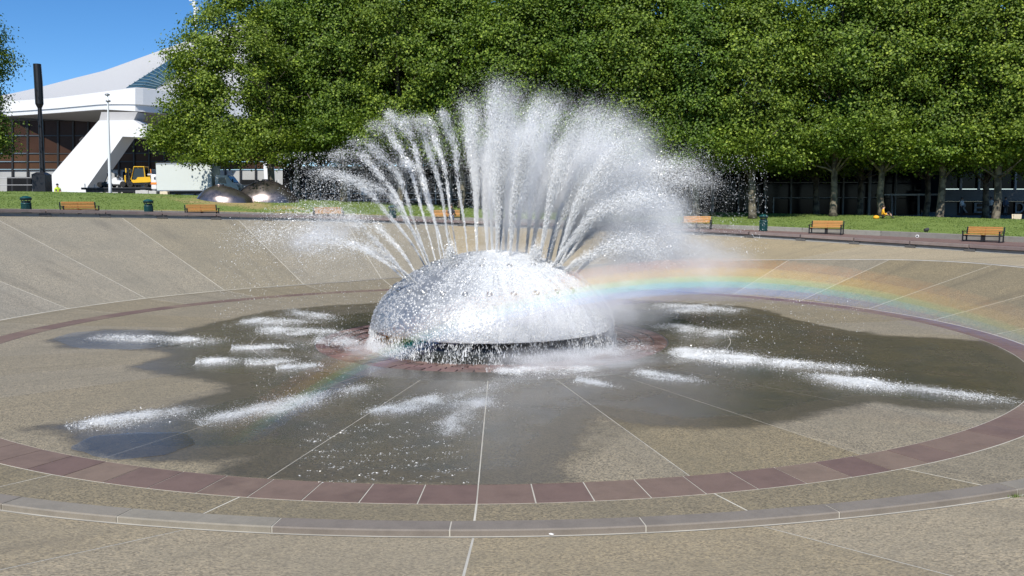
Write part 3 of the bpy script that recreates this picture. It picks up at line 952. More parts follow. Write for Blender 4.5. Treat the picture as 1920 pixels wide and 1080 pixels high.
# ================================================================== trees
def leaf_mesh(name, seed, H, zb, Rc, nclump, per, size=(.14, .26), extra=None):
    g = np.random.default_rng(seed)
    mid = (H + zb) / 2; hz = (H - zb) / 2
    P = []; O = []
    for c in range(nclump):
        u = g.normal(size=3); u /= np.linalg.norm(u)
        rr_ = g.uniform(.45, 1.0) ** .5
        # columnar crown: fuller low down, rounded top
        zz = u[2]*rr_
        if zz < 0:
            hu = math.hypot(u[0], u[1]) + 1e-6
            f = min(1.0, hu*.55 + .45*g.uniform(.5, 1)) / hu
            u = np.array([u[0]*f, u[1]*f, u[2]])
        wid = Rc * (1 - .4*max(0, zz)**2) * (1 + .16*math.sin(3*math.atan2(u[1], u[0]) + seed + 4*zz))
        cen = np.array([u[0]*rr_*wid, u[1]*rr_*wid, mid + zz*hz])
        if c % 4 == 0:
            ra = Rc*1.08*g.uniform(0, 1)**.5; th_ = g.uniform(0, 6.283)
            cen = np.array([ra*math.cos(th_), ra*math.sin(th_), zb + g.uniform(0, 2.4)])
        if extra is not None and c < len(extra): cen = np.array(extra[c])
        cr = g.uniform(.75, 1.55)
        q = g.normal(size=(per, 3)) * np.array([.47, .47, .29]) * cr
        P.append(cen + q)
        o = np.array([u[0], u[1], .5 + .5*u[2]]) * 0.7
        O.append(np.tile(o, (per, 1)) + q * .35)
    P = np.concatenate(P); O = np.concatenate(O)
    n = len(P)
    N = O + g.normal(0, .55, (n, 3)) + np.array([0, 0, .35])
    N /= np.linalg.norm(N, axis=1)[:, None]
    T = np.cross(N, g.normal(size=(n, 3))); T /= np.linalg.norm(T, axis=1)[:, None] + 1e-9
    Bv = np.cross(N, T)
    s = g.uniform(*size, n)[:, None]
    V = np.stack([P - T*s*.5, P + Bv*s*.42 + N*s*.14, P + T*s*.5, P - Bv*s*.42 + N*s*.14], 1).reshape(-1, 3)
    i = np.arange(n)[:, None]*4
    Fc = np.concatenate([i + np.array([0, 1, 2]), i + np.array([0, 2, 3])])
    return np_mesh(name, V, Fc)
def trunk_mesh(name, seed, H, zb, Rc, r0):
    g = random.Random(seed)
    mb = MB()
    pts = []; rs = []
    x = y = 0.0
    for k in range(11):
        f = k / 10
        pts.append((x, y, f * H * .82)); rs.append(r0 * (1.45 if k == 0 else 1.0) * (1 - .82*f) + .02)
        x += g.uniform(-.13, .13); y += g.uniform(-.13, .13)
    pts.insert(1, (0, 0, .35)); rs.insert(1, r0*1.12)
    mb.tube(pts, rs, 10)
    for k in range(20):
        i = g.randint(3, 9)
        p = Vector(pts[i]); a = g.uniform(0, 6.283); L = g.uniform(.6, .95) * Rc; up = g.uniform(.3, 1.1)
        q = [p]
        for s in range(1, 5):
            a += g.uniform(-.25, .25)
            q.append(q[-1] + Vector((math.cos(a)*L/4, math.sin(a)*L/4, up*L/4 + g.uniform(-.1, .15))))
        rb = rs[i] * .45
        mb.tube(q, [rb, rb*.7, rb*.5, rb*.3, .02], 6)
    me = bpy.data.meshes.new(name); me.from_pydata([tuple(p) for p in mb.v], [], mb.f)
    for p in me.polygons: p.use_smooth = True
    return me
KINDS_T = []
for sd, H, zb, Rc, nc in ((1, 19.9, 4.5, 3.9, 390), (2, 20.7, 4.9, 4.1, 400), (3, 19.2, 4.3, 3.8, 370), (4, 18.2, 3.2, 4.7, 540)):
    ex = None
    if sd == 4:      # low boughs on one side of the broad tree
        gg = np.random.default_rng(5)
        ex = [(-gg.uniform(3.2, 6.3), gg.uniform(-2.5, 5.4), 0) for _ in range(150)]
        ex = [(x, y, 4.7 + gg.uniform(-1.0, 9.5)*max(.1, 1 - (abs(x) - 3.2)/2.7)) for x, y, z in ex]
    cm = leaf_mesh('crown', sd, H, zb, Rc, nc, 150, extra=ex)
    if sd == 4: cm.transform(Matrix.Translation((-2.7, 0, 0)))
    KINDS_T.append((cm, trunk_mesh('trunk', sd, H, zb, Rc, .23 + .015*sd)))
def tree(px, dep, kind, label, group=None, sc=1.0, rz=None):
    p = at_depth(px, 400, dep)
    z = gz(p[0], p[1]) - .05
    t = empty('plane_tree', (p[0], p[1], z), random.uniform(0, 6.28) if rz is None else rz)
    t.scale = (sc, sc, sc * random.uniform(.97, 1.05))
    tag(t, label, 'tree', group)
    for nm, me, mt in (('trunk', KINDS_T[kind][1], MAT['bark']), ('crown', KINDS_T[kind][0], MAT['leaf'])):
        link(nm, me, mt, t)
    return t
BK = 'tall leafy plane tree in the back row close to the pavilion'
MID = 'tall leafy plane tree behind the fountain jets'
for k, (px_, d_, lb) in enumerate([(2010, 62, 'plane tree ending the front row past the cream sandwich board'),
        (1867, 63, 'plane tree with mottled trunk beside the cream sandwich board'),
        (1762, 65, 'plane tree with mottled trunk before the concrete band of the pavilion'),
        (1652, 66, 'plane tree right behind the person in the yellow orange shirt'),
        (1562, 66.5, 'plane tree behind the bench that stands next to the round wall lamp'),
        (1411, 66, 'plane tree beside the pavilion doors and behind the green bin')]):
    tree(px_, d_, k % 3, lb, 'front row of plane trees')
for k, (px_, d_) in enumerate([(1940, 74), (1848, 75), (1736, 76), (1612, 77), (1531, 77), (1400, 77), (1290, 78)]):
    tree(px_, d_, (k + 1) % 3, BK, 'back row of plane trees')
for k, (px_, d_) in enumerate([(1305, 68), (1195, 69), (1085, 71), (975, 70), (865, 72), (750, 72), (645, 73), (1150, 79), (1020, 80), (900, 80), (790, 81), (690, 81), (600, 91), (720, 92), (840, 92), (960, 92), (1080, 92), (1200, 92)]):
    tree(px_, d_, (k + 2) % 3, MID, 'plane trees behind the fountain', 1.0 + .06*random.random())
tree(560, 75, 0, 'dark plane tree standing by the bronze mounds and the metal fence')
tree(513, 71.5, 3, 'broad plane tree whose low branches hang over the white box truck', rz=0.0)
tree(548, 83, 1, 'plane tree half hidden behind the broad tree beside the arena')
tree(-66, 73, 2, 'plane tree at the edge of the lawn before the arena glass', sc=.98)

# ================================================================== furniture on the rim walk
def make_bench():
    b = empty('park_bench')
    for s in (-1, 1):
        fr = MB()
        x = s*1.02
        fr.box((x, -.26, .30), (.07, .07, .60), bev=.01).box((x, .24, .22), (.07, .07, .44), bev=.01)
        fr.box((x, -.02, .61), (.09, .62, .05), bev=.012).box((x, .0, .36), (.06, .5, .06), bev=.01)
        fr.box((x, .30, .60), (.07, .06, .52), bev=.01, rx=-.2).box((x, 0, .03), (.1, .66, .05), bev=.01)
        fr.build('arm_frame', MAT['black'], b)
    MB().box((0, .02, .34), (2.0, .06, .05), bev=.008).box((0, -.2, .09), (2.0, .04, .05), bev=.008).build('crossbar', MAT['black'], b)
    MB().box((0, .03, .2), (.06, .5, .4), bev=.01).box((0, .31, .6), (.05, .05, .5), rx=-.2).build('middle_leg', MAT['black'], b)
    seat = MB().box((0, -.235, .43), (1.92, .115, .04), bev=.01).build('seat_slat', MAT['wood'], b)
    for k in range(1, 4):
        o = seat.copy(); col.objects.link(o); o.parent = b; o.location = (0, .13*k, -.006*k)
    back = MB().box((0, 0, 0), (1.92, .035, .085), bev=.01, rx=-.2).build('back_slat', MAT['wood'], b)
    back.location = (0, .235, .52)
    for k in range(1, 4):
        o = back.copy(); col.objects.link(o); o.parent = b; o.location = (0, .235 + .022*k, .52 + .105*k)
    return b
def rim_place(o, px_, R=35.0, tilt=True, face=True):
    p = on_r(px_, 400, R); t = theta_of(p)
    o.location = (p[0], p[1], float(wz(t)) + .012)
    o.rotation_euler = (0, 0, rad(t) - math.pi/2)
    return p, t
bench0 = make_bench()
BL = [(150, 'orange brown slatted bench between the two green bins nearest the arena'),
      (379, 'orange brown slatted bench in front of the bronze mounds and box truck'),
      (616, 'slatted bench seen through the falling drops, before the sign on the fence'),
      (838, 'slatted bench with a person in dark clothes sitting on it'),
      (1306, 'slatted bench half hidden by spray at the foot of the pavilion lawn'),
      (1550, 'slatted bench with black arms between the green bin and the round wall lamp'),
      (1845, 'slatted bench with black arms past the round wall lamp by the retaining wall')]
for k, (px_, lb) in enumerate(BL):
    b = bench0 if k == 0 else copy_tree(bench0)
    rim_place(b, px_, 35.3)
    tag(b, lb, 'bench', 'benches round the rim walk')
def make_bin():
    b = empty('litter_bin')
    MB().lathe([(.25, 0), (.27, .02), (.27, .66), (.285, .67), (.285, .72), (.26, .73)], 20).build('body', MAT['green_can'], b, True)
    for k in range(4):
        a = math.pi/4 + k*math.pi/2
        MB().box((.245*math.cos(a), .245*math.sin(a), .82), (.04, .04, .26), rz=a).build('post', MAT['green_can'], b)
    MB().lathe([(.26, .90), (.31, .905), (.31, 1.0), (.335, 1.01), (.32, 1.03), (.20, 1.11), (.05, 1.15), (.01, 1.15)], 20).build('lid', MAT['green_can'], b, True)
    for k in range(24):
        a = 2*math.pi*k/24
        MB().box((.272*math.cos(a), .272*math.sin(a), .35), (.012, .03, .6), rz=a).build('rib', MAT['green_can'], b)
    MB().lathe([(.22, .5), (.22, .86)], 14).build('liner', MAT['black'], b)
    return b
bin0 = make_bin()
for k, (px_, lb) in enumerate([(50, 'dark green lidded litter bin by the black post sculpture lawn'),
                               (279, 'dark green lidded litter bin on the rim between two benches'),
                               (736, 'dark green litter bin blurred by the falling jets'),
                               (1432, 'dark green litter bin standing before the pavilion doors')]):
    b = bin0 if k == 0 else copy_tree(bin0)
    rim_place(b, px_, 35.6)
    tag(b, lb, 'litter bin', 'litter bins round the rim walk')

# round lamp let into the low wall
p = on_r(1720, 443, R_LAWN - .16); t = theta_of(p)
lamp = empty('wall_lamp', tuple(p), rad(t) - math.pi/2); tag(lamp, 'round white lamp set into the low retaining wall', 'lamp')
V = []; 
def disc_y(r0, r1, y0, y1, n=20):
    mb = MB(); A = [(r1*math.cos(2*math.pi*k/n), y0, r1*math.sin(2*math.pi*k/n)) for k in range(n)]; B = [(r0*math.cos(2*math.pi*k/n), y1, r0*math.sin(2*math.pi*k/n)) for k in range(n)]
    return mb.prism(A, B)
disc_y(.10, .105, .1, -.03).build('ring', MAT['white_paint'], lamp)
disc_y(.055, .06, .0, -.04).build('lens', MAT['darkgrey'], lamp)
# spotlight lying on the lawn
p = on_r(1737, 433, R_LAWN + .8); p[2] = gz(p[0], p[1])
sp = empty('ground_spotlight', tuple(p), .4); tag(sp, 'small dark spotlight lying on the grass above the round wall lamp', 'spotlight')
MB().tube([(-.16, 0, .12), (.14, 0, .17)], [.09, .11], 12).build('housing', MAT['darkgrey'], sp)
MB().box((0, 0, .03), (.1, .22, .06), bev=.01).build('bracket', MAT['black'], sp)

# ================================================================== behind the lawn on the left
# black post sculpture
p = at_depth(80, 362, 76); g0 = gz(p[0], p[1])
ps = empty('post_sculpture', (p[0], p[1], g0)); tag(ps, 'tall black post sculpture, thick at the top on a square plinth', 'sculpture')
def rel(pt, o): return np.array(pt) - np.array(o.location)
a = rel(at_depth(80.5, 358, 76), ps)
top = rel(at_depth(80.5, 324, 76), ps)
mb = MB(); q = .0475
mb.prism([(-.56, -.56, -.1), (.56, -.56, -.1), (.56, .56, -.1), (-.56, .56, -.1)], [(-.58, -.58, top[2]-.18), (.58, -.58, top[2]-.18), (.58, .58, top[2]-.18), (-.58, .58, top[2]-.18)])
mb.prism([(-.62, -.6, top[2]-.18), (.62, -.6, top[2]-.18), (.62, .6, top[2]-.18), (-.62, .6, top[2]-.18)], [(-.3, -.3, top[2]+.05), (.3, -.3, top[2]+.05), (.3, .3, top[2]+.05), (-.3, .3, top[2]+.05)])
mb.build('plinth', MAT['black'], ps)
pts = [rel(at_depth(x, y, 76), ps) for x, y in ((80, 324), (77.5, 260), (74.3, 200))]
MB().tube(pts, [.23, .19, .17], 10).build('shaft', MAT['black'], ps)
pts = [rel(at_depth(x, y, 76), ps) for x, y in ((74.3, 203), (73.9, 195), (72.0, 155), (69.5, 120))]
MB().tube(pts, [.17, .33, .34, .32], 12).build('club', MAT['black'], ps)
# white lamp pole
p = at_depth(206.5, 362, 70); g0 = gz(p[0], p[1])
lp = empty('lamp_pole', (p[0], p[1], g0)); tag(lp, 'slim white pole with two small round heads on the lawn', 'pole')
pts = [np.array((0, 0, 0))] + [rel(at_depth(x, y, 70), lp) for x, y in ((206.5, 350), (204, 270), (202.5, 196), (201.5, 176))]
MB().tube(pts, [.15, .13, .10, .06, .03], 10).build('shaft', MAT['white_pole'], lp, True)
for x, y in ((202.8, 189.5), (201.2, 177.5)):
    c = rel(at_depth(x, y, 70), lp)
    MB().lathe([(.03, -.1), (.16, -.06), (.2, 0), (.17, .05), (.06, .1)], 14, c).build('lamp_head', MAT['steel'], lp, True)
# bronze mounds
def mound(px0, px1, ytop, ybase, dep, pk, label):
    a, b = at_depth(px0, ybase, dep), at_depth(px1, ybase, dep)
    c = (a + b)/2; Rm = (b[0] - a[0])/2; Hm = at_depth(px0, ytop, dep)[2] - a[2]
    gzz = gz(c[0], c[1])
    o = empty('bronze_mound', (c[0], c[1], gzz)); tag(o, label, 'sculpture', 'bronze mounds on the lawn')
    V = []; n = 48; prof = [(1, 0), (.95, .13), (.86, .30), (.73, .50), (.57, .69), (.40, .84), (.22, .945), (.1, .985), (.0, 1.0)]
    mb = MB(); V = []; Fc = []
    for r, z in prof:
        for k in range(n):
            t = 2*math.pi*k/n
            V.append((r*Rm*math.cos(t) + pk*Rm*z, r*Rm*.75*math.sin(t), z*Hm + (c[2]-gzz)*.5 - (.25 if z == 0 else 0)))
    for i in range(len(prof)-1):
        for k in range(n):
            j = (k+1) % n; Fc.append((i*n+k, i*n+j, i*n+n+j, i*n+n+k))
    mb.add(V, Fc); body = mb.build('body', MAT['bronze'], o, True)
    MB().lathe([(.32, -.03), (.34, .04), (.26, .08), (.1, .05)], 16, (pk*Rm, 0, Hm*.985 + (c[2]-gzz)*.5)).build('blowhole', MAT['bronze'], o, True)
mound(369, 476, 347, 376, 66.5, -.18, 'dark bronze mound sculpture in front of the truck cab')
mound(432, 560, 338, 376, 69.5, .06, 'larger dark bronze mound behind the truck-side one near the fence')
# flat trailer with machines
TD = 83.0
p = at_depth(220, 352, TD); g0 = gz(p[0], p[1])
tr = empty('flatbed_trailer', (p[0], p[1], g0)); tag(tr, 'black flatbed trailer loaded with machines behind the lawn', 'trailer')
dk = rel(at_depth(220, 351, TD), tr)[2]
x0, x1 = rel(at_depth(154, 352, TD), tr)[0], rel(at_depth(292, 352, TD), tr)[0]
MB().box(((x0+x1)/2, .9, dk - .12), (x1-x0, 2.3, .2), bev=.03).build('deck', MAT['black'], tr)
MB().box(((x0+x1)/2, -.1, dk - .34), (x1-x0-.8, .12, .26), bev=.02).build('side_beam', MAT['black'], tr)
for xx in (-.3, .75):
    w_ = empty('wheel'); w_.parent = tr; w_.location = (xx, -.15, .38)
    w_.rotation_euler = (math.pi/2, 0, 0)
    MB().lathe([(.2, -.12), (.36, -.11), (.38, -.04), (.38, .04), (.36, .11), (.2, .12)], 18).build('tyre', MAT['rubber'], w_)
    MB().lathe([(.2, -.09), (.2, .09), (.06, .1)], 12).build('rim', MAT['steel'], w_)
MB().box((x0+.4, .2, .25), (.35, .2, .4), bev=.03).build('tool_box', plain('blue_box', (.04, .12, .3)), tr)
for xx, h_ in ((.06, .35), (1.0, .3), (1.15, .25)):
    MB().box((x0 + xx + .25, -.05, dk + h_/2), (.06, .06, h_)).build('stake', MAT['steel'], tr)
deckz = g0 + dk - .02
# forklift
f0 = at_depth(256, 350, TD)
fk = empty('forklift', (f0[0], f0[1] + .9, deckz)); tag(fk, 'yellow forklift with enclosed cab standing on the trailer', 'forklift')
k_ = TD/1600
def fx(px_): return (px_ - 256) * k_
def fz(py_): return (350.5 - py_) * k_
YW = .55
body = MB(); pr = [(fx(244), fz(342)), (fx(244), fz(336)), (fx(252), fz(337)), (fx(256), fz(331.5)), (fx(279), fz(331)), (fx(281), fz(340)), (fx(276), fz(341))]
body.prism([(x, -YW, z) for x, z in pr], [(x, YW, z) for x, z in pr]).build('hood', MAT['yellow'], fk)
MB().box((fx(262), 0, fz(344)), (1.9, 1.0, .3), bev=.04).build('chassis', MAT['black'], fk)
MB().box((fx(283), 0, fz(337)), (.4, 1.0, .75), bev=.1).build('counterweight', MAT['darkgrey'], fk)
for s in (-1, 1):
    yy = s*.5
    MB().tube([(fx(243), yy, fz(336)), (fx(249.5), yy, fz(312.5)), (fx(268), yy, fz(312.5)), (fx(269.5), yy, fz(332))], .055, 6).build('cab_frame', MAT['yellow'], fk)
    A = [(fx(245.5), yy*.96, fz(335)), (fx(250.5), yy*.96, fz(315)), (fx(267.5), yy*.96, fz(315)), (fx(268.5), yy*.96, fz(331.5)), (fx(256), yy*.96, fz(332)), (fx(252), yy*.96, fz(336))]
    MB().prism(A, [(x, y - s*.02, z) for x, y, z in A]).build('cab_window', MAT['cabglass'], fk)
    MB().box((fx(232), s*.28, fz(331)), (.09, .1, 1.75), bev=.01, ry=.05).build('mast_rail', MAT['black'], fk)
    MB().box((fx(236.5), s*.33, fz(331)), (.09, .1, 1.6), bev=.01, ry=.05).build('mast_rail', MAT['black'], fk)
    MB().box((fx(233.5), s*.42, fz(319)), (.1, .06, .42), bev=.01).build('mast_guard', MAT['yellow'], fk)
    MB().box((fx(231.5), s*.4, fz(335)), (.13, .12, .75), bev=.02).build('fork_carriage', MAT['yellow'], fk)
    MB().box((fx(223), s*.25, fz(348.5)), (.8, .1, .05)).build('fork', MAT['black'], fk)
    for px_, r_ in ((241.5, .30), (271, .24)):
        w_ = empty('wheel'); w_.parent = fk; w_.location = (fx(px_), s*.52, r_ + .01); w_.rotation_euler = (math.pi/2, 0, 0)
        MB().lathe([(r_*.55, -.1), (r_*.95, -.1), (r_, -.05), (r_, .05), (r_*.95, .1), (r_*.55, .1)], 18).build('tyre', MAT['rubber'], w_)
        MB().lathe([(r_*.55, -.08), (r_*.55, .08), (.05, .1)], 12).build('rim', MAT['darkgrey'], w_)
MB().box((fx(259), 0, fz(312)), (1.05, 1.1, .06), bev=.02).build('roof', MAT['yellow'], fk)
MB().box((fx(258), 0, fz(330)), (.4, .5, .5), bev=.06).build('seat', MAT['black'], fk)
MB().tube([(fx(252), 0, fz(333)), (fx(255.5), 0, fz(324))], .03, 6).build('steering_column', MAT['yellow'], fk)
MB().tube([(fx(275), .3, fz(331)), (fx(274), .3, fz(316))], .05, 8).build('exhaust', MAT['orange'], fk)
MB().tube([(fx(272), -.1, fz(327)), (fx(280), -.1, fz(327))], .15, 12).build('gas_bottle', MAT['steel'], fk)
# white ride-on mower and dark plant on the trailer
m0 = at_depth(214, 350, TD)
mw = empty('ride_on_mower', (m0[0], m0[1] + .7, deckz)); tag(mw, 'white ride-on machine parked ahead of the forklift on the trailer', 'mower')
pr = [(-.85, .35), (-.8, .75), (-.3, .8), (-.15, .95), (.1, .98), (.2, .7), (.85, .62), (.9, .3)]
MB().prism([(x, -.4, z) for x, z in pr], [(x, .4, z) for x, z in pr]).build('bonnet', MAT['white_paint'], mw)
MB().box((.1, 0, .25), (1.7, .8, .16), bev=.04).build('chassis', MAT['darkgrey'], mw)
MB().tube([(.25, -.35, .7), (.4, -.35, 1.05), (.65, -.35, .8), (.8, -.35, .6)], .03, 6).build('roll_bar', MAT['steel'], mw)
MB().box((.1, 0, 1.0), (.4, .45, .12), bev=.05).box((-.1, 0, 1.2), (.1, .42, .4), bev=.04).build('seat', MAT['black'], mw)
for xx, yy, r_ in ((-.5, -.42, .24), (.75, -.42, .3), (-.5, .42, .24), (.75, .42, .3)):
    w_ = MB().lathe([(.06, -.11), (r_*.92, -.1), (r_, -.04), (r_, .04), (r_*.92, .1), (.06, .11)], 16).build('wheel', MAT['rubber'], mw)
    w_.location = (xx, yy, r_ + .01); w_.rotation_euler = (math.pi/2, 0, 0)
d0 = at_depth(190, 350, TD)
tl_ = empty('tiller', (d0[0], d0[1] + .7, deckz)); tag(tl_, 'black garden machine with upright handles at the trailer front', 'machine')
MB().box((0, 0, .35), (.7, .6, .3), bev=.08).build('engine', MAT['black'], tl_)
MB().tube([(.1, -.2, .45), (.35, -.2, 1.0), (.55, -.2, 1.45)], .035, 6).build('handle', MAT['black'], tl_)
MB().tube([(.1, .2, .45), (.35, .2, 1.0), (.55, .2, 1.45)], .035, 6).build('handle', MAT['black'], tl_)
MB().box((.6, 0, 1.6), (.3, .5, .3), bev=.03).box((.5, 0, 1.25), (.25, .5, .28), bev=.03).build('control_box', MAT['black'], tl_)
for xx in (-.35, .15):
    w_ = MB().lathe([(.05, -.3), (.26, -.28), (.28, 0), (.26, .28), (.05, .3)], 14).build('wheel', MAT['rubber'], tl_)
    w_.location = (xx, 0, .29); w_.rotation_euler = (math.pi/2, 0, 0)
# box truck
BD = 80.0
b0 = at_depth(346, 358, BD); g0 = gz(b0[0], b0[1] + 1.2)
bx_ = empty('box_truck', (b0[0], b0[1] + 1.2, g0)); tag(bx_, 'white box truck with tree shade dappling its long side', 'truck')
L0, L1 = rel(at_depth(294, 358, BD), bx_)[0], rel(at_depth(398, 358, BD), bx_)[0]
zb_, zt_ = rel(at_depth(346, 358, BD), bx_)[2], rel(at_depth(346, 305.5, BD), bx_)[2]
cb = MB().box(((L0+L1)/2, 0, (zb_+zt_)/2), (L1-L0, 2.4, zt_-zb_), bev=.04).build('cargo_box', MAT['truck_white'], bx_)
for zz in (zb_ + .04, zt_ - .06):
    MB().box(((L0+L1)/2, -1.21, zz), (L1-L0-.05, .03, .09)).build('trim_rail', MAT['steel'], cb)
MB().box((L1 + .012, 0, (zb_+zt_)/2), (.03, 2.3, zt_-zb_-.1), bev=.01).build('shaded_front', MAT['truck_shade'], bx_)  # thin sheet carrying the painted shade of the box end
MB().box(((L0+L1)/2 + .6, 0, zb_ - .14), (L1-L0+2.2, .9, .22), bev=.02).build('chassis', MAT['black'], bx_)
cz = lambda py_: rel(at_depth(346, py_, BD), bx_)[2]
cx_ = lambda px_: rel(at_depth(px_, 340, BD), bx_)[0]
pr = [(cx_(402), cz(366)), (cx_(402), cz(330)), (cx_(404.5), cz(328.5)), (cx_(424), cz(328.5)), (cx_(434), cz(342)), (cx_(441), cz(346)), (cx_(446), cz(353)), (cx_(446.5), cz(366))]
cab = MB().prism([(x, -1.0, z) for x, z in pr], [(x, 1.0, z) for x, z in pr]).build('cab', MAT['truck_white'], bx_)
pr = [(cx_(408), cz(343)), (cx_(408.5), cz(333)), (cx_(420), cz(332.5)), (cx_(423), cz(344.5))]
MB().prism([(x, -1.02, z) for x, z in pr], [(x, -.98, z) for x, z in pr]).build('side_window', MAT['cabglass'], cab)
ws = [(cx_(425.3), cz(330)), (cx_(433.8), cz(341.4))]
MB().prism([(ws[0][0]+.02, -.9, ws[0][1]), (ws[0][0]+.02, .9, ws[0][1]), (ws[1][0]+.02, .94, ws[1][1]), (ws[1][0]+.02, -.94, ws[1][1])], [(ws[0][0]-.05, -.9, ws[0][1]-.05), (ws[0][0]-.05, .9, ws[0][1]-.05), (ws[1][0]-.05, .94, ws[1][1]-.05), (ws[1][0]-.05, -.94, ws[1][1]-.05)]).build('windscreen', MAT['cabglass'], cab)
MB().box((cx_(436), -1.2, cz(339)), (.12, .1, .32), bev=.03).build('mirror', MAT['black'], cab)
MB().box((cx_(416), -1.02, cz(350)), (.8, .03, .5), bev=.01).build('door', MAT['truck_white'], cab)
MB().box((cx_(446.8), 0, cz(357)), (.05, .8, .12), bev=.01).build('headlight', MAT['steel'], cab)
for xx in (L0 + 1.0, cx_(430)):
    for s in (-1, 1):
        w_ = empty('wheel'); w_.parent = bx_; w_.location = (xx, s*.95, .42); w_.rotation_euler = (math.pi/2, 0, 0)
        MB().lathe([(.22, -.13), (.4, -.12), (.42, -.05), (.42, .05), (.4, .12), (.22, .13)], 18).build('tyre', MAT['rubber'], w_)
        MB().lathe([(.22, -.1), (.22, .1), (.06, .12)], 12).build('rim', MAT['steel'], w_)
# small white cart
c0 = at_depth(290, 355, 80.5); g0 = gz(c0[0], c0[1])
ct = empty('utility_cart', (c0[0], c0[1] + .4, g0)); tag(ct, 'small white utility cart with orange stripe behind the box truck', 'cart')
zz = lambda py_: rel(at_depth(290, py_, 80.5), ct)[2]
MB().box((0, 0, (zz(327)+zz(356))/2), (.56, 1.1, zz(327)-zz(356)), bev=.1).build('body', MAT['white_paint'], ct)
MB().box((0, -.56, zz(344)), (.54, .03, .2)).build('stripe', MAT['orange'], ct)
MB().box((.12, -.56, zz(334.5)), (.14, .03, .22), bev=.01).build('window', MAT['cabglass'], ct)
for s in (-1, 1):
    w_ = MB().lathe([(.05, -.08), (.24, -.07), (.25, 0), (.24, .07), (.05, .08)], 14).build('wheel', MAT['rubber'], ct)
    w_.location = (s*.2, -.5, .26); w_.rotation_euler = (math.pi/2, 0, 0)
# concrete blocks on the plaza edge
for k, (x0_, x1_, y0_, y1_, lb) in enumerate([(256, 280, 357, 362.5, 'long pale concrete block under the forklift end of the trailer'), (281, 295, 358, 363, 'white block beside the utility cart'), (301, 316, 359, 364, 'cream block under the tail of the box truck')]):
    a, b = at_depth(x0_, y1_, 76), at_depth(x1_, y0_, 76)
    zg = gz((a[0]+b[0])/2, a[1]) - .02
    o = empty('concrete_block', ((a[0]+b[0])/2, a[1], zg)); tag(o, lb, 'block', 'blocks on the plaza edge')
    h_ = max(.3, b[2] - zg)
    MB().box((0, 0, h_/2), (b[0]-a[0], .5, h_), bev=.03).build('block', MAT['concrete'] if k < 2 else MAT['cream'], o)
    MB().box((0, 0, h_ + .02), ((b[0]-a[0])*.4, .06, .04), bev=.01).build('lifting_lug', MAT['steel'], o)
# fence with notices
FD = 79.0
f0 = at_depth(700, 380, FD)
fe = empty('metal_fence', (f0[0], f0[1], gz(f0[0], f0[1]))); tag(fe, 'dark metal fence with pale rails and a white notice behind the jets', 'fence')
for px_ in range(520, 1000, 27):
    p = at_depth(px_, 380, FD); g_ = gz(p[0], p[1])
    h_ = 2.2
    MB().box((p[0]-f0[0], 0, g_ - fe.location[2] + h_/2), (.07, .07, h_), bev=.01).build('post', MAT['steel'], fe)
for y0_ in (363.5, 375.5):
    a, b = rel(at_depth(525, y0_, FD), fe), rel(at_depth(990, y0_, FD), fe)
    MB().box(((a[0]+b[0])/2, -.05, a[2]), (b[0]-a[0], .04, .05), bev=.008).build('rail', MAT['steel'], fe)
for x0_, x1_, y0_, y1_ in ((677, 688, 351, 366), (655, 662, 342, 347), (672, 676, 342, 348), (678, 681, 341, 346), (751, 756, 362, 366)):
    a, b = rel(at_depth(x0_, y1_, FD - .2), fe), rel(at_depth(x1_, y0_, FD - .2), fe)
    MB().box(((a[0]+b[0])/2, -.14, (a[2]+b[2])/2), (b[0]-a[0], .02, b[2]-a[2])).build('notice', MAT['paper'], fe)
# cream sandwich board at the right edge
a = at_depth(1906, 412, 62); zg = gz(a[0], a[1])
o = empty('sandwich_board', (a[0], a[1], zg)); tag(o, 'cream sandwich board standing at the lawn edge by the pavilion', 'sign')
MB().box((0, -.1, .32), (.56, .03, .62), rx=.14, bev=.01).build('panel', MAT['cream'], o)
MB().box((0, .1, .32), (.56, .03, .62), rx=-.14, bev=.01).build('panel', MAT['cream'], o)
MB().box((0, 0, .63), (.5, .05, .03)).build('hinge', MAT['steel'], o)
# floodlight mast over the arena
m0 = at_depth(366, 40, 150)
o = empty('floodlight_mast', (m0[0], m0[1], gz(m0[0], m0[1]))); tag(o, 'pale floodlight mast rising above the broad plane tree', 'mast')
tz = m0[2] - o.location[2]
MB().tube([(0, 0, 0), (0, 0, tz + 3.4)], [.4, .2], 8).build('shaft', MAT['white_pole'], o)
for k in range(3):
    MB().box((-.5 + .5*k, -.3, tz + 3.6 - .8*k), (.55, .4, .6), bev=.05, rx=.3).build('floodlight', MAT['white_paint'], o)

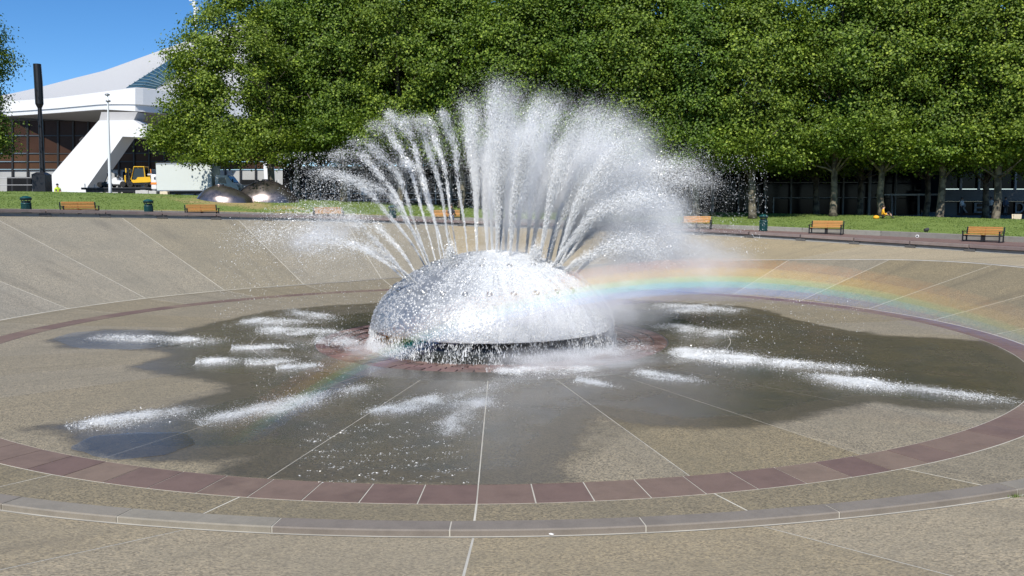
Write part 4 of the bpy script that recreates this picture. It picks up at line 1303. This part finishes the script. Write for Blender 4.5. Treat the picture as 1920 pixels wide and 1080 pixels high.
# ================================================================== people
def person(loc, rz, pose, top, legs, label, cap=None):
    J = {}
    if pose == 'seat':
        pel, kn, an = (0, 0, .52), (.14, -.45, .53), (.14, -.50, .09)
    elif pose == 'ground':
        pel, kn, an = (0, 0, .13), (.16, -.42, .50), (.15, -.66, .07)
    else:
        pel, kn, an = (0, 0, .93), (.10, -.03, .50), (.11, .03, .08)
    z0 = pel[2]
    vs = []; rs = []; ed = []; part = []
    def v(p, r, pt, par=None):
        vs.append(p); rs.append(r); part.append(pt)
        if par is not None: ed.append((par, len(vs)-1))
        return len(vs)-1
    a = v(pel, .15, 1); b = v((0, -.01, z0+.25), .14, 0, a); c = v((0, -.02, z0+.44), .15, 0, b)
    nk = v((0, -.03, z0+.56), .055, 2, c); h1 = v((0, -.05, z0+.64), .082, 2, nk); h2 = v((0, -.05, z0+.74), .095, 2, h1); h3 = v((0, -.045, z0+.82), .07, 3, h2)
    v((0, -.16, z0+.69), .014, 2, h1)
    for s in (-1, 1):
        sh = v((s*.19, -.02, z0+.46), .065, 0, c)
        el = v((s*.25, -.06 if pose == 'stand' else -.10, z0+.20), .045, 0, sh)
        hd = v((s*.22 if pose == 'stand' else s*.13, -.12 if pose == 'stand' else -.36, z0 if pose == 'stand' else z0+.12), .03, 2, el)
        for fi in range(5):
            ang = (fi-2)*.25
            v((vs[hd][0] + s*.03*(fi-2), vs[hd][1] - .09*math.cos(ang), vs[hd][2] - .02), .009, 2, hd)
        hp = v((s*.09, -.01, z0-.02), .095, 1, a)
        k = v((s*kn[0], kn[1], kn[2]), .065, 1, hp)
        n_ = v((s*an[0], an[1], an[2]), .045, 1, k)
        v((s*an[0], an[1]-.16, max(.035, an[2]-.05)), .04, 4, n_)
    me = bpy.data.meshes.new('body'); me.from_pydata(vs, ed, [])
    o = bpy.data.objects.new('tmp', me); col.objects.link(o)
    md = o.modifiers.new('s', 'SKIN')
    for i, sv in enumerate(me.skin_vertices[0].data):
        sv.radius = (rs[i], rs[i]); sv.use_root = (i == 0)
    sb = o.modifiers.new('u', 'SUBSURF'); sb.levels = sb.render_levels = 1
    bpy.context.view_layer.update()
    m2 = bpy.data.meshes.new_from_object(o.evaluated_get(bpy.context.evaluated_depsgraph_get()))
    bpy.data.objects.remove(o)
    m2.materials.clear()
    for m in (top, legs, MAT['skin'], MAT['hair'], MAT['black']): m2.materials.append(m)
    vv = np.array(vs)
    for p in m2.polygons:
        d = ((vv - np.array(p.center))**2).sum(1) - np.array(rs)**2
        p.material_index = part[int(d.argmin())]; p.use_smooth = True
    root = empty('person', loc, rz)
    tag(root, label, 'person')
    m2.name = 'body'
    link('body', m2, None, root)
    hair = MB().lathe([(.105, -.05), (.112, 0), (.10, .06), (.06, .10), (.01, .115)], 14, (0, -.03, z0+.77)).build('cap' if cap else 'hair', cap or MAT['hair'], root, True)
    return root
p = on_r(846, 400, 35.25); t = theta_of(p)
person((p[0], p[1], float(wz(t)) - .05), rad(t) - math.pi/2, 'seat', MAT['dark_cloth'], MAT['denim'], 'person in dark clothes sitting on a bench behind the jets')
p = at_depth(108, 358, 74.5); p[2] = gz(p[0], p[1])
person((p[0], p[1], p[2] + .42), .6, 'ground', MAT['hivis'], MAT['dark_cloth'], 'worker in a yellow green vest sitting behind the lawn crest', MAT['dark_cloth'])
p = at_depth(1655, 402, 63.5); p[2] = gz(p[0], p[1])
person(tuple(p), 1.2, 'ground', MAT['orange_shirt'], MAT['dark_cloth'], 'person in a yellow orange shirt sitting on the grass under a tree')
p = at_depth(1643, 403, 63.3); p[2] = gz(p[0], p[1])
bag = empty('bag', tuple(p)); tag(bag, 'small yellow bag on the grass beside the seated person', 'bag')
MB().lathe([(.15, 0), (.22, .06), (.2, .18), (.08, .25)], 12).build('pouch', MAT['orange_shirt'], bag, True)
MB().tube([(-.08, 0, .22), (0, 0, .34), (.08, 0, .22)], .012, 6).build('strap', MAT['black'], bag)
for px_, tp, lb in ((1802, MAT['white_cloth'], 'person in pale clothes standing by the letter wall'), (1857, MAT['white_cloth'], 'person in a white top behind the leaning tree trunk'), (1884, MAT['denim'], 'person in blue beside the cream sandwich board')):
    p = at_depth(px_, 405, PD - 5); p[2] = gz(p[0], p[1])
    person(tuple(p), random.uniform(-.6, .6), 'stand', tp, MAT['dark_cloth'], lb)
#PART3
# ================================================================== the dome
DA, DB, DZ, DP = 3.96, 2.44, .30, 1.82
def dome_r(z):
    return DA * max(0.0, 1 - ((z - DZ)/DB)**DP)**(1/DP)
def dome_z(r):
    return DZ + DB * max(0.0, 1 - (r/DA)**DP)**(1/DP)
dome = tag(empty('fountain_dome'), 'wide silver studded fountain dome streaming with water', 'fountain')
prof = [(3.55, .26)] + [(DA*math.cos(a)**(2/DP), DZ + DB*math.sin(a)**(2/DP)) for a in np.linspace(0, math.pi/2 - .02, 40)]
MB().lathe(prof, 120).build('shell', MAT['dome'], dome, True)
MB().lathe([(3.66, -.42), (3.68, -.36), (3.68, .27), (3.5, .28)], 96).build('skirt', MAT['skirt'], dome, True)
# studs: too many to count
N_S = 5200
zs = DZ + .03 + (DB - .06) * RNG.random(N_S)**1.25
a = RNG.uniform(0, 2*math.pi, N_S)
rs_ = np.array([dome_r(z) for z in zs])
c = np.c_[rs_*np.cos(a), rs_*np.sin(a), zs]
nr = np.c_[np.cos(a)*(rs_/DA)**(DP-1)/DA, np.sin(a)*(rs_/DA)**(DP-1)/DA, ((zs-DZ)/DB)**(DP-1)/DB]
nr /= np.linalg.norm(nr, axis=1)[:, None]
tx = np.cross(nr, [0, 0, 1.0]); tx /= np.linalg.norm(tx, axis=1)[:, None] + 1e-9
ty = np.cross(nr, tx)
s_ = RNG.uniform(.028, .06, N_S)[:, None]
ring = [c + (tx*math.cos(k*math.pi/3) + ty*math.sin(k*math.pi/3))*s_ - nr*.005 for k in range(6)]
V = np.stack(ring + [c + nr*s_*.75], 1).reshape(-1, 3)
i = np.arange(N_S)[:, None]*7
Fc = np.concatenate([i + np.array([k, (k+1) % 6, 6]) for k in range(6)])
tag(link('stud', np_mesh('stud', V, Fc, True), MAT['stud'], dome), kind='stuff')
# nozzles in two rings
for ringz, nn, off in ((1.62, 28, 0.0), (2.36, 14, .2)):
    r = dome_r(ringz)
    nz = None
    for k in range(nn):
        aa = 2*math.pi*(k + off)/nn
        if nz is None:
            nz = MB().lathe([(.09, -.05), (.10, .02), (.085, .05), (.05, .055), (.04, .0)], 14).build('nozzle', MAT['nozzle'], dome, True); o = nz
        else:
            o = nz.copy(); col.objects.link(o); o.parent = dome
        e = 1e-3
        n_ = Vector((math.cos(aa)*(r/DA)**(DP-1)/DA, math.sin(aa)*(r/DA)**(DP-1)/DA, ((ringz-DZ)/DB)**(DP-1)/DB)).normalized()
        o.location = (r*math.cos(aa), r*math.sin(aa), ringz)
        o.rotation_euler = n_.to_track_quat('Z', 'Y').to_euler()

# ================================================================== water
def sheet_mat():
    k = NT('thin_white_water_sheet'); P = k.coord()
    sx = k.n('ShaderNodeSeparateXYZ'); k.l(P, sx.inputs[0])
    an = k.math('MULTIPLY', k.math('ARCTAN2', sx.outputs[1], sx.outputs[0]), 13.0)
    cv = k.n('ShaderNodeCombineXYZ'); k.l(an, cv.inputs[0]); k.l(k.math('MULTIPLY', sx.outputs[2], 1.1), cv.inputs[1])
    st = k.noise(cv.outputs[0], 1.6, 6, .68)
    at = k.n('ShaderNodeAttribute', attribute_name='cover')
    f = k.math('MULTIPLY', at.outputs['Fac'], k.maprange(st, .30, .66, .35, 1.0), True)
    df = k.n('ShaderNodeBsdfDiffuse'); df.inputs[0].default_value = (.9, .93, .95, 1)
    k.l(k.bump(st, .5, .05), df.inputs['Normal'])
    tp = k.n('ShaderNodeBsdfTransparent')
    mx = k.n('ShaderNodeMixShader'); k.l(f, mx.inputs[0]); k.l(tp.outputs[0], mx.inputs[1]); k.l(df.outputs[0], mx.inputs[2])
    return k.surf(mx.outputs[0])
ths = np.radians(np.linspace(-165, 40, 90)); prz = np.linspace(0, math.pi/2 - .03, 36)
V = []; cov = []
for a in prz:
    r = DA*math.cos(a)**(2/DP) + .03; z = DZ + DB*math.sin(a)**(2/DP) + .012
    for t in ths:
        V.append((r*math.cos(t), r*math.sin(t), z))
        d = math.degrees(t)
        cov.append(.78*math.exp(-((d + 62)/44)**2) * (1 - .55*max(0, (z - 2.3)/.45)) )
i = np.arange(len(prz)-1)[:, None]*len(ths) + np.arange(len(ths)-1)[None, :]
me = np_mesh('water_sheet', np.array(V), np.stack([i, i+1, i+len(ths)+1, i+len(ths)], -1).reshape(-1, 4), True)
me.attributes.new('cover', 'FLOAT', 'POINT').data.foreach_set('value', np.array(cov, np.float32))
link('water_sheet', me, sheet_mat(), dome)
def drops(name, P, s, D=None, stretch=1.0, mat=None):
    """a mass of small drops: one tiny sliver of water for each"""
    n = len(P)
    if D is None:
        D = RNG.normal(size=(n, 3)); D /= np.linalg.norm(D, axis=1)[:, None]
    st = np.broadcast_to(np.asarray(stretch, float), (n,))
    D = D + RNG.normal(size=(n, 3))*.22; D /= np.linalg.norm(D, axis=1)[:, None]
    W = np.cross(D, RNG.normal(size=(n, 3))); W /= np.linalg.norm(W, axis=1)[:, None] + 1e-9
    s = np.asarray(s)[:, None]; L = D*s*st[:, None]*1.25; W = W*s*1.05
    V = np.stack([P + L, P - L*.55 + W, P - L*.55 - W], 1).reshape(-1, 3)
    return link(name, np_mesh(name, V, np.arange(n*3).reshape(-1, 3)), mat or MAT['drop'])
G = 9.81
def jet(apx, apy, dy, n, s0, s1, t_end, fine, wind, label, group, low=False, clump=.6, mistf=.25, tip=1.25, spread=.02):
    A = at_depth(apx, apy, 28 + dy)
    d2 = A[:2] / (np.linalg.norm(A[:2]) + 1e-6)
    rn = min(2.95 if low else 2.2, np.linalg.norm(A[:2])*.5)
    P0 = np.array([d2[0]*rn, d2[1]*rn, dome_z(rn)])
    vz = math.sqrt(2*G*max(.3, A[2] - P0[2])); ta = vz/G
    v = np.array([(A[0]-P0[0])/ta, (A[1]-P0[1])/ta, vz])
    # stream
    t = RNG.beta(1.0, tip, n) * ta * t_end
    # pulses along the stream
    ph = RNG.uniform(0, 6.28, 4)
    wgt = sum(np.sin(t/ta*k + p) for k, p in zip((9, 17, 31, 53), ph))/4
    keep = RNG.random(n) < (1 - clump) + clump*(.5 + .9*wgt) + .25*(t/ta < .35)
    t = t[keep]; m = len(t)
    q_ = t/ta
    sig = s0*(.35 + q_) + s1*q_**1.5*(1 - (.55 if not low else 0)*np.clip((q_ - .72)/.28, 0, 1))
    J = RNG.normal(size=(m, 3)) * sig[:, None]
    # wander of the stream
    wan = np.c_[np.sin(t/ta*13 + ph[0]), np.cos(t/ta*11 + ph[1]), np.sin(t/ta*7 + ph[2])] * (.02 + .05*(t/ta)[:, None]) * (s1 > 0)
    vs_ = 1 - spread*np.abs(RNG.normal(size=m))**1.3
    P = P0 + v*(t*vs_)[:, None] + np.c_[np.zeros(m), np.zeros(m), -.5*G*t*t] + J + wan
    P[:, 0] += wind * np.abs(RNG.normal(size=m)) * (t/ta)**1.3 * (1 - .5*np.clip((q_ - .8)/.2, 0, 1))
    vel = v[None] - np.c_[np.zeros((m, 2)), G*t]; vel /= np.linalg.norm(vel, axis=1)[:, None]
    s = RNG.lognormal(math.log(fine), .27, m) * np.where(t/ta < .3, .85, 1.0) * np.where(RNG.random(m) < .04, 2.0, 1.0)
    st = np.interp(t/ta, [0, .5, .9, 1.4], [6.0, 4.0, 2.2, 1.8])
    # veil that has come loose and falls below the arch
    k = int(n*mistf)
    tt = RNG.uniform(.3, 1.0, k)**.8*ta*min(1.15, t_end)
    fall = np.abs(RNG.normal(0, .42, k))*ta
    Q = P0 + v*tt[:, None]*np.array([1, 1, 1]) + np.c_[np.zeros((k, 2)), -.5*G*tt*tt - .5*G*fall**2*.75] + RNG.normal(size=(k, 3))*(s0*2 + s1*1.1)
    Q[:, 0] += wind*(np.abs(RNG.normal(size=k))*1.0 + 1.1*fall/ta)
    Pa = np.concatenate([P, Q]); sa = np.concatenate([s, RNG.lognormal(math.log(fine*.74), .3, k)])
    Da = np.concatenate([vel, np.tile([0, 0, 1.0], (k, 1))]); sta = np.concatenate([st, np.full(k, 1.4)])
    ok = Pa[:, 2] > .05
    o = drops('water_jet', Pa[ok], sa[ok], Da[ok], sta[ok])
    # origin at the nozzle
    me = o.data; co = np.empty(len(me.vertices)*3, np.float32); me.vertices.foreach_get('co', co)
    co = co.reshape(-1, 3) - P0.astype(np.float32); me.vertices.foreach_set('co', co.ravel()); me.update()
    o.location = tuple(P0)
    return tag(o, label, 'water jet', group)
G_STR = 'stringy jets on the truck side'
LBS = 'thin stringy water jet arching from the dome towards the bronze mounds'
for a_ in [(598, 322, -1.0), (640, 283, 1.0), (672, 262, -2.0), (702, 232, 2.2), (728, 212, 0), (764, 218, -2), (792, 222, 1.8), (824, 212, -1), (655, 330, -2.5), (750, 300, 3.0)]:
    jet(*a_, 9000, .022, .075, 1.14, .0056, .12, LBS, G_STR, clump=.85, mistf=.42, tip=1.0)
G_LOW = 'low jets on the truck side'
LBL = 'low flat water jet breaking into drops over the basin towards the bronze mounds'
for a_ in [(590, 392, -2), (560, 428, .5), (525, 436, 3), (618, 452, -3.5), (650, 402, 2.5)]:
    jet(*a_, 10000, .028, .16, 1.45, .0055, -.1, LBL, G_LOW, low=True, clump=.8, mistf=.35, tip=1.0)
G_CEN = 'tall plumes above the dome'
LBC = 'tall white feathered plume shooting straight up from the dome'
for a_ in [(868, 190, 1.0), (921, 156, 0), (952, 168, -1.2), (970, 232, 2), (990, 248, -2), (1012, 180, 1), (938, 250, -1.5), (902, 262, 1.5)]:
    jet(*a_, 46000, .035, .17, 1.0, .0047, .22, LBC, G_CEN, clump=.4, mistf=.55, tip=1.7, spread=.07)
G_RT = 'misty plumes leaning to the pavilion side'
LBR = 'thick misty white plume leaning from the dome towards the glass pavilion'
for a_ in [(1042, 188, 2.5), (1066, 262, 0), (1104, 200, -2), (1132, 210, 2), (1166, 214, 0), (1200, 246, -2), (1190, 310, 1), (1130, 290, -1)]:
    jet(*a_, 41000, .04, .19, 1.02, .0047, .30, LBR, G_RT, clump=.5, mistf=.55, tip=1.5, spread=.07)
G_RS = 'spreading jets on the pavilion side'
LBQ = 'spreading white water jet arching out over the basin on the pavilion side'
for a_ in [(1222, 300, .8), (1258, 306, -1), (1288, 330, 2), (1205, 362, -2.5), (1236, 384, 0)]:
    jet(*a_, 28000, .05, .19, 1.2, .0049, .34, LBQ, G_RS, clump=.6, mistf=.5, tip=1.1)
for a_ in [(1225, 425, 1.5), (1200, 452, -2), (1150, 400, 3.0)]:
    jet(*a_, 21000, .06, .24, 1.5, .0049, .3, 'low spreading white water jet falling on the pavilion side floor', 'low jets on the pavilion side', low=True, clump=.5, mistf=.4)
# short bubbling heads on the dome top
for x, y in ((845, 470), (930, 490), (1006, 470), (890, 500), (985, 505)):
    p = at_depth(x, y + 12, 27.0); n = 2600
    P = p + RNG.normal(size=(n, 3))*np.array([.09, .09, .15]); P[:, 2] += np.abs(RNG.normal(size=n))*.12
    o = drops('bubbling_head', P - p, RNG.lognormal(math.log(.012), .4, n)); o.location = tuple(p)
    tag(o, 'short bubbling white water head on top of the dome', 'water jet', 'bubbling heads on the dome')
# scattered spray all round the jets (nobody could count it)
def spray(n, x0, x1, y0, y1, d0, d1, s, wx=None):
    x = RNG.uniform(x0, x1, n); y = RNG.uniform(y0, y1, n)
    P = np.array([at_depth(a, b, c) for a, b, c in zip(x, y, RNG.uniform(d0, d1, n))])
    P = P[P[:, 2] > .03]
    return P, RNG.lognormal(math.log(s), .32, len(P))
SP_ = [spray(3800, 520, 860, 285, 470, 25, 32, .0078), spray(2200, 400, 720, 430, 640, 24, 32, .007), spray(1900, 550, 660, 285, 400, 26, 31, .008),
       spray(4500, 1120, 1330, 270, 470, 25, 32, .0062), spray(1700, 1270, 1440, 290, 480, 25, 32, .0078), spray(1800, 1250, 1620, 560, 720, 19, 27, .0055),
       spray(1500, 480, 720, 640, 760, 18, 24, .0055), spray(4200, 860, 1120, 300, 480, 26, 30, .0062)]
P = np.concatenate([p for p, s in SP_]); s = np.concatenate([s for p, s in SP_])
tag(drops('spray', P, s, np.tile([0, 0, 1.0], (len(P), 1)), 1.5), 'loose glittering spray of drops hanging round the jets', 'spray', kind='stuff')
# water running down the dome and off its edge
n = 150000
aa = np.radians(RNG.normal(-62, 42, n)); zz = DZ + DB*RNG.random(n)**1.0
rr_ = np.array([dome_r(z) for z in zz])
lift = np.abs(RNG.normal(0, .03, n)) + .02
P = np.c_[(rr_ + lift)*np.cos(aa), (rr_ + lift)*np.sin(aa), zz + lift*.5]
# streams with gaps between them
den = .5 + .5*np.sin(aa*23 + np.sin(aa*7)*2) + .9*np.exp(-((np.degrees(aa) + 70)/32)**2) + .35*(zz > 2.1)
keep = RNG.random(n) < den*.62
P = P[keep]; D = np.c_[np.cos(aa), np.sin(aa), -np.ones(n)*1.5][keep]; D /= np.linalg.norm(D, axis=1)[:, None]
o = drops('running_water', P, RNG.lognormal(math.log(.0050), .3, len(P)), D, 3.4); o.parent = dome
tag(o, kind='stuff')
n = 20000
aa = RNG.uniform(-math.pi, math.pi, n); aa = aa[RNG.random(n) < .35 + .65*(np.sin(aa*31 + 2*np.sin(aa*9)) > .1)]; n = len(aa)
f = RNG.random(n); rr_ = DA - .02 + .16*f**2 + RNG.normal(0, .04, n)
P = np.c_[rr_*np.cos(aa), rr_*np.sin(aa), .36 - .66*f]
o = drops('falling_curtain', P, RNG.lognormal(math.log(.008), .4, n), np.tile([0, 0, 1.0], (n, 1)), 4.0); o.parent = dome
tag(o, kind='stuff')
# foam where the jets strike the floor
def streak(x0, y0, x1, y1, wid, n, label, hop=.05):
    n = int(n*4.4); wid *= 1.3
    a, b = on_z(x0, y0)[:2], on_z(x1, y1)[:2]
    L = np.linalg.norm(b - a); u = (b - a)/L; w = np.array([-u[1], u[0]])
    nc = 34
    cf = RNG.beta(1.25, 1.5, nc); cw = RNG.lognormal(0, .8, nc)*(1.25 - cf); cw /= cw.sum()
    ci = RNG.choice(nc, n, p=cw)
    cl = RNG.normal(size=nc)*wid*(.35 + .5*np.sin(np.pi*np.clip(cf*.8 + .1, 0, 1)))
    csl = RNG.uniform(.03, .10, nc)*max(1, 2.5/L); csw = RNG.uniform(.25, .7, nc)*wid
    f = np.clip(cf[ci] + RNG.normal(size=n)*csl[ci], -.08, 1.2)
    lat = cl[ci] + RNG.standard_t(2.2, size=n)*csw[ci]*.95
    ok_ = np.abs(lat) < wid*5; f, lat = f[ok_], lat[ok_]; n = len(f)
    Pm = a + u*(f*L)[:, None] + w*lat[:, None]
    z = np.abs(RNG.normal(size=n))*hop*(.3 + np.exp(-(lat/wid)**2*.5)) + .006
    P = np.c_[Pm, z] - np.r_[(a+b)/2, 0]
    o = drops('foam_streak', P, RNG.lognormal(math.log(.0031), .3, n) * np.where(RNG.random(n) < .05, 2.2, 1.0) * np.clip(np.linalg.norm(P[:, :2] + (a+b)/2 - CAM[:2], axis=1)/20, .7, 1.6), np.tile(np.r_[u, 0], (n, 1)), 1.6, MAT['foam'])
    o.location = ((a+b)[0]/2, (a+b)[1]/2, 0)
    tag(o, label, 'splash', 'splashes where jets strike the floor')
FS = 'white streak of splashing water lying on the wet floor towards the truck side'
FN = 'broad white splash of water on the wet floor between the dome and the red border'
FP = 'long white streak of splashing water on the wet floor towards the pavilion side'
for a_ in [(200, 633, 420, 643, .22, 2600), (470, 600, 585, 610, .30, 1800), (490, 618, 660, 628, .28, 2300), (535, 584, 640, 604, .25, 1500), (443, 655, 548, 652, .13, 1200),
           (378, 680, 478, 677, .13, 1400), (468, 681, 548, 679, .10, 900), (524, 693, 592, 688, .10, 1100)]:
    streak(*a_, FS)
for a_ in [(148, 802, 380, 766, .15, 5200), (400, 792, 690, 728, .20, 8500), (700, 778, 850, 742, .13, 4200), (828, 815, 880, 770, .13, 3600), (868, 775, 960, 705, .22, 5200), (930, 700, 1130, 694, .22, 3200)]:
    streak(*a_, FN)
for a_ in [(1290, 668, 1640, 698, .20, 7500), (1520, 708, 1900, 757, .17, 7000), (1260, 660, 1420, 672, .3, 3000), (1200, 700, 1318, 720, .10, 1800), (1088, 716, 1154, 729, .07, 1300), (1240, 575, 1400, 588, .5, 2600), (1230, 612, 1380, 634, .4, 2200)]:
    streak(*a_, FP)
for a_ in [(600, 642, 705, 656, .2, 2600), (690, 655, 780, 676, .14, 2400), (1120, 668, 1230, 650, .3, 2600)]:
    streak(*a_, 'ring of white splash at the foot of the dome', .14)
# ripples of thin foam carried over the film of water
def ripples(x0, x1, y0, y1, n, nm):
    x = RNG.uniform(x0, x1, n); y = RNG.uniform(y0, y1, n)
    k = np.sin(x*.05 + y*.21) + np.sin(x*.11 - y*.35) + np.sin(x*.023 + y*.55)
    ok = k > .6
    P = np.array([on_z(a, b, .006) for a, b in zip(x[ok], y[ok])])
    o = drops(nm, P, RNG.lognormal(math.log(.0034), .35, len(P)), np.tile([1., 0, 0], (len(P), 1)), 3.0, MAT['foam'])
    tag(o, 'fine broken foam ripples drifting over the wet floor', 'foam', kind='stuff')
ripples(560, 880, 790, 905, 2600, 'foam')
# standing puddles
def puddle(px_, label):
    Q = np.array([on_z(x, y, .004)[:2] for x, y in px_])
    Q = Q + RNG.normal(0, .06, Q.shape)
    # smooth closed outline
    m = len(Q); pts = []
    for i in range(m):
        p0, p1, p2, p3 = Q[i-1], Q[i], Q[(i+1) % m], Q[(i+2) % m]
        for f in np.linspace(0, 1, 8, endpoint=False):
            pts.append(.5*((2*p1) + (-p0+p2)*f + (2*p0-5*p1+4*p2-p3)*f*f + (-p0+3*p1-3*p2+p3)*f**3))
    c = np.mean(pts, 0)
    ph = RNG.uniform(0, 6.28, 3)
    pts = [c + (p - c)*(1 + .045*math.sin(.3*i + ph[0]) + .025*math.sin(.8*i + ph[1]) + .01*math.sin(2.1*i + ph[2])) for i, p in enumerate(pts)]
    mb = MB(); n = len(pts)
    mb.v = [(p[0]-c[0], p[1]-c[1], .002) for p in pts]
    mb.f = [tuple(range(n))]
    o = mb.build('puddle', MAT['puddle'], loc=(c[0], c[1], .003))
    if o.data.polygons[0].normal.z < 0: o.data.flip_normals()
    tag(o, label, 'puddle')
puddle([(98, 636), (150, 623), (260, 619), (330, 624), (360, 634), (330, 650), (250, 655), (150, 650)], 'long smooth puddle reflecting sky round the far foam streak')
puddle([(144, 838), (180, 818), (260, 808), (330, 812), (360, 832), (310, 855), (220, 860), (165, 855)], 'oval blue grey puddle near the red border tiles')
# mist of the finest drops: closed soft bodies of pale air
def mist_mat(name, dens):
    k = NT(name); P = k.coord()
    ln = k.n('ShaderNodeVectorMath', operation='LENGTH'); k.l(P, ln.inputs[0])
    fall = k.maprange(ln.outputs['Value'], .08, .92, 1.0, 0.0)
    oi = k.n('ShaderNodeObjectInfo')
    off = k.n('ShaderNodeVectorMath', operation='ADD'); k.l(P, off.inputs[0]); k.l(oi.outputs['Location'], off.inputs[1])
    nz = k.maprange(k.noise(off.outputs[0], 2.6, 3, .6), .36, .66, .15, 1.25)
    d = k.math('MULTIPLY', k.math('MULTIPLY', fall, nz), dens)
    v = k.n('ShaderNodeVolumeScatter'); v.inputs['Color'].default_value = (.99, .995, 1, 1)
    k.l(d, v.inputs['Density']); k.l(v.outputs[0], k.out.inputs['Volume'])
    return k.m
MIST = mist_mat('pale_mist', 2.1)
MIST2 = mist_mat('thin_mist', .9)
def mist(px_, py_, dep, rx, ry, rz_, mat, lean=0.0, seed=0):
    c = at_depth(px_, py_, dep)
    bm = bmesh.new(); bmesh.ops.create_icosphere(bm, subdivisions=3, radius=1.0)
    me = bpy.data.meshes.new('mist'); bm.to_mesh(me); bm.free()
    for p in me.polygons: p.use_smooth = True
    o = link('mist', me, mat); o.location = (c[0], c[1], max(c[2], 0)); o.scale = (rx*1.25, ry*1.25, rz_*1.25); o.rotation_euler = (0, math.atan(lean), 0)
    tag(o, 'pale drifting mist of fine drops hanging among the jets', 'mist', kind='stuff')
mist(945, 345, 28, 1.0, 1.0, 2.5, MIST, .03, 1)
mist(1075, 350, 28.5, 1.35, 1.2, 2.3, MIST, .42, 2)
mist(1150, 330, 27.5, 1.5, 1.2, 1.9, MIST, .5, 3)
mist(990, 330, 27.2, .8, .8, 2.2, MIST, .12, 13)
mist(1200, 440, 28.5, 2.1, 1.8, 1.9, MIST, .2, 4)
mist(1130, 560, 26.5, 2.6, 1.8, 1.5, MIST2, .0, 5)
mist(1290, 500, 29, 2.8, 2.0, 1.3, MIST2, .1, 6)
mist(980, 590, 23.3, 1.9, .8, .9, MIST2, .0, 7)
mist(1080, 690, 22.8, 2.6, 1.2, .45, MIST, 0, 8)
mist(1090, 600, 23.6, 1.5, .8, .8, MIST2, .0, 11)
mist(950, 480, 26.6, 1.5, .9, .45, MIST2, .0, 12)
mist(600, 440, 28, 1.4, 1.2, .6, MIST2, -.3, 9)
mist(700, 660, 23.8, 1.0, .8, .35, MIST2, 0, 10)
# rainbow: tinted volumes stand in for its light on an arc opposite the sun
AX = -SUN_DIR / np.linalg.norm(SUN_DIR)
e1 = np.cross(AX, [0, 0, 1.0]); e1 /= np.linalg.norm(e1); e2 = np.cross(e1, AX)
RB = 16.4
def bow(ang, width, colr, dens):
    V = []; n = 14; M_ = 70
    phis = np.linspace(-52, 56, M_)
    for ph in phis:
        x = math.sin(rad(ph)); y = math.cos(rad(ph))
        e = e1*x + e2*y
        # depth of the tinted body: deepest on the pavilion side, thin over the dome
        dp = float(np.interp(ph, [-52, -44, -36, -28, -20, -14, -6, 4, 12, 20, 28, 36, 56], [.03, .3, .45, .5, 1.6, 2.5, 2.6, 1.9, 1.1, .6, .28, .1, .03]))
        for k in range(n):
            t = 2*math.pi*k/n
            al = rad(ang + width*math.cos(t)); rg = RB + dp*math.sin(t)
            V.append(CAM + rg*(math.cos(al)*AX + math.sin(al)*e))
    V = np.array(V)
    i = np.arange(M_-1)[:, None]*n; k = np.arange(n)[None, :]
    Fc = np.stack([i+k, i+(k+1) % n, i+n+(k+1) % n, i+n+k], -1).reshape(-1, 4)
    me = np_mesh('rainbow', V, Fc, True)
    bm = bmesh.new(); bm.from_mesh(me); bmesh.ops.holes_fill(bm, edges=[e for e in bm.edges if e.is_boundary]); bmesh.ops.recalc_face_normals(bm, faces=bm.faces); bm.to_mesh(me); bm.free()
    o = link('rainbow', me, vol_mat('bow_' + nm_, colr, dens, -.5))
    tag(o, nm_ + ' band of tinted mist imitating the light of a faint rainbow', 'rainbow', 'bands of the rainbow', kind='stuff')
for nm_, ang, wd, colr in (('orange red', 42.8, .65, (1, .30, .03)), ('yellow', 42.35, .5, (1, .68, .03)), ('green', 41.9, .42, (.1, 1, .4)), ('blue', 41.5, .45, (.04, .40, 1)), ('violet', 41.1, .5, (.40, .25, 1))):
    bow(ang, wd, colr, {'orange red': .056, 'yellow': .056, 'green': .06, 'blue': .066, 'violet': .014}[nm_])

# small litter by the kerb
p = on_z(1034, 1003, .03)
o = empty('paper_scrap', (p[0], p[1], float(zk(-90) - step(-90)) + .03), .4); tag(o, 'crumpled white scrap of paper lying at the foot of the kerb', 'litter')
mb = MB(); g_ = np.random.default_rng(3)
V = [(.05*math.cos(a_)*g_.uniform(.6, 1.1), .03*math.sin(a_)*g_.uniform(.6, 1.1), g_.uniform(0, .02)) for a_ in np.linspace(0, 6.28, 9)[:-1]] + [(0, 0, .025)]
mb.add(V, [(i, (i + 1) % 8, 8) for i in range(8)]).build('sheet', MAT['paper'], o)
p = on_z(1913, 938, .05); t_ = math.degrees(math.atan2(p[1], p[0])); r_ = float(rk(t_)) + .37
c_ = (r_*math.cos(rad(t_)), r_*math.sin(rad(t_)), float(zk(t_) - step(t_)) + .015)
n = 60; a_ = RNG.uniform(0, 6.28, n); B = np.c_[RNG.normal(0, .06, n), RNG.normal(0, .03, n), np.zeros(n)]
V = np.stack([B + np.c_[np.cos(a_)*.006, np.sin(a_)*.006, np.zeros(n)], B - np.c_[np.cos(a_)*.006, np.sin(a_)*.006, np.zeros(n)], B + np.c_[RNG.normal(0, .02, (n, 2)), RNG.uniform(.03, .07, n)]], 1).reshape(-1, 3)
o = link('weed_tuft', np_mesh('weed_tuft', V, np.arange(n*3).reshape(-1, 3)), MAT['blade']); o.location = c_
tag(o, 'small green weed tuft growing at the foot of the kerb', 'weed')
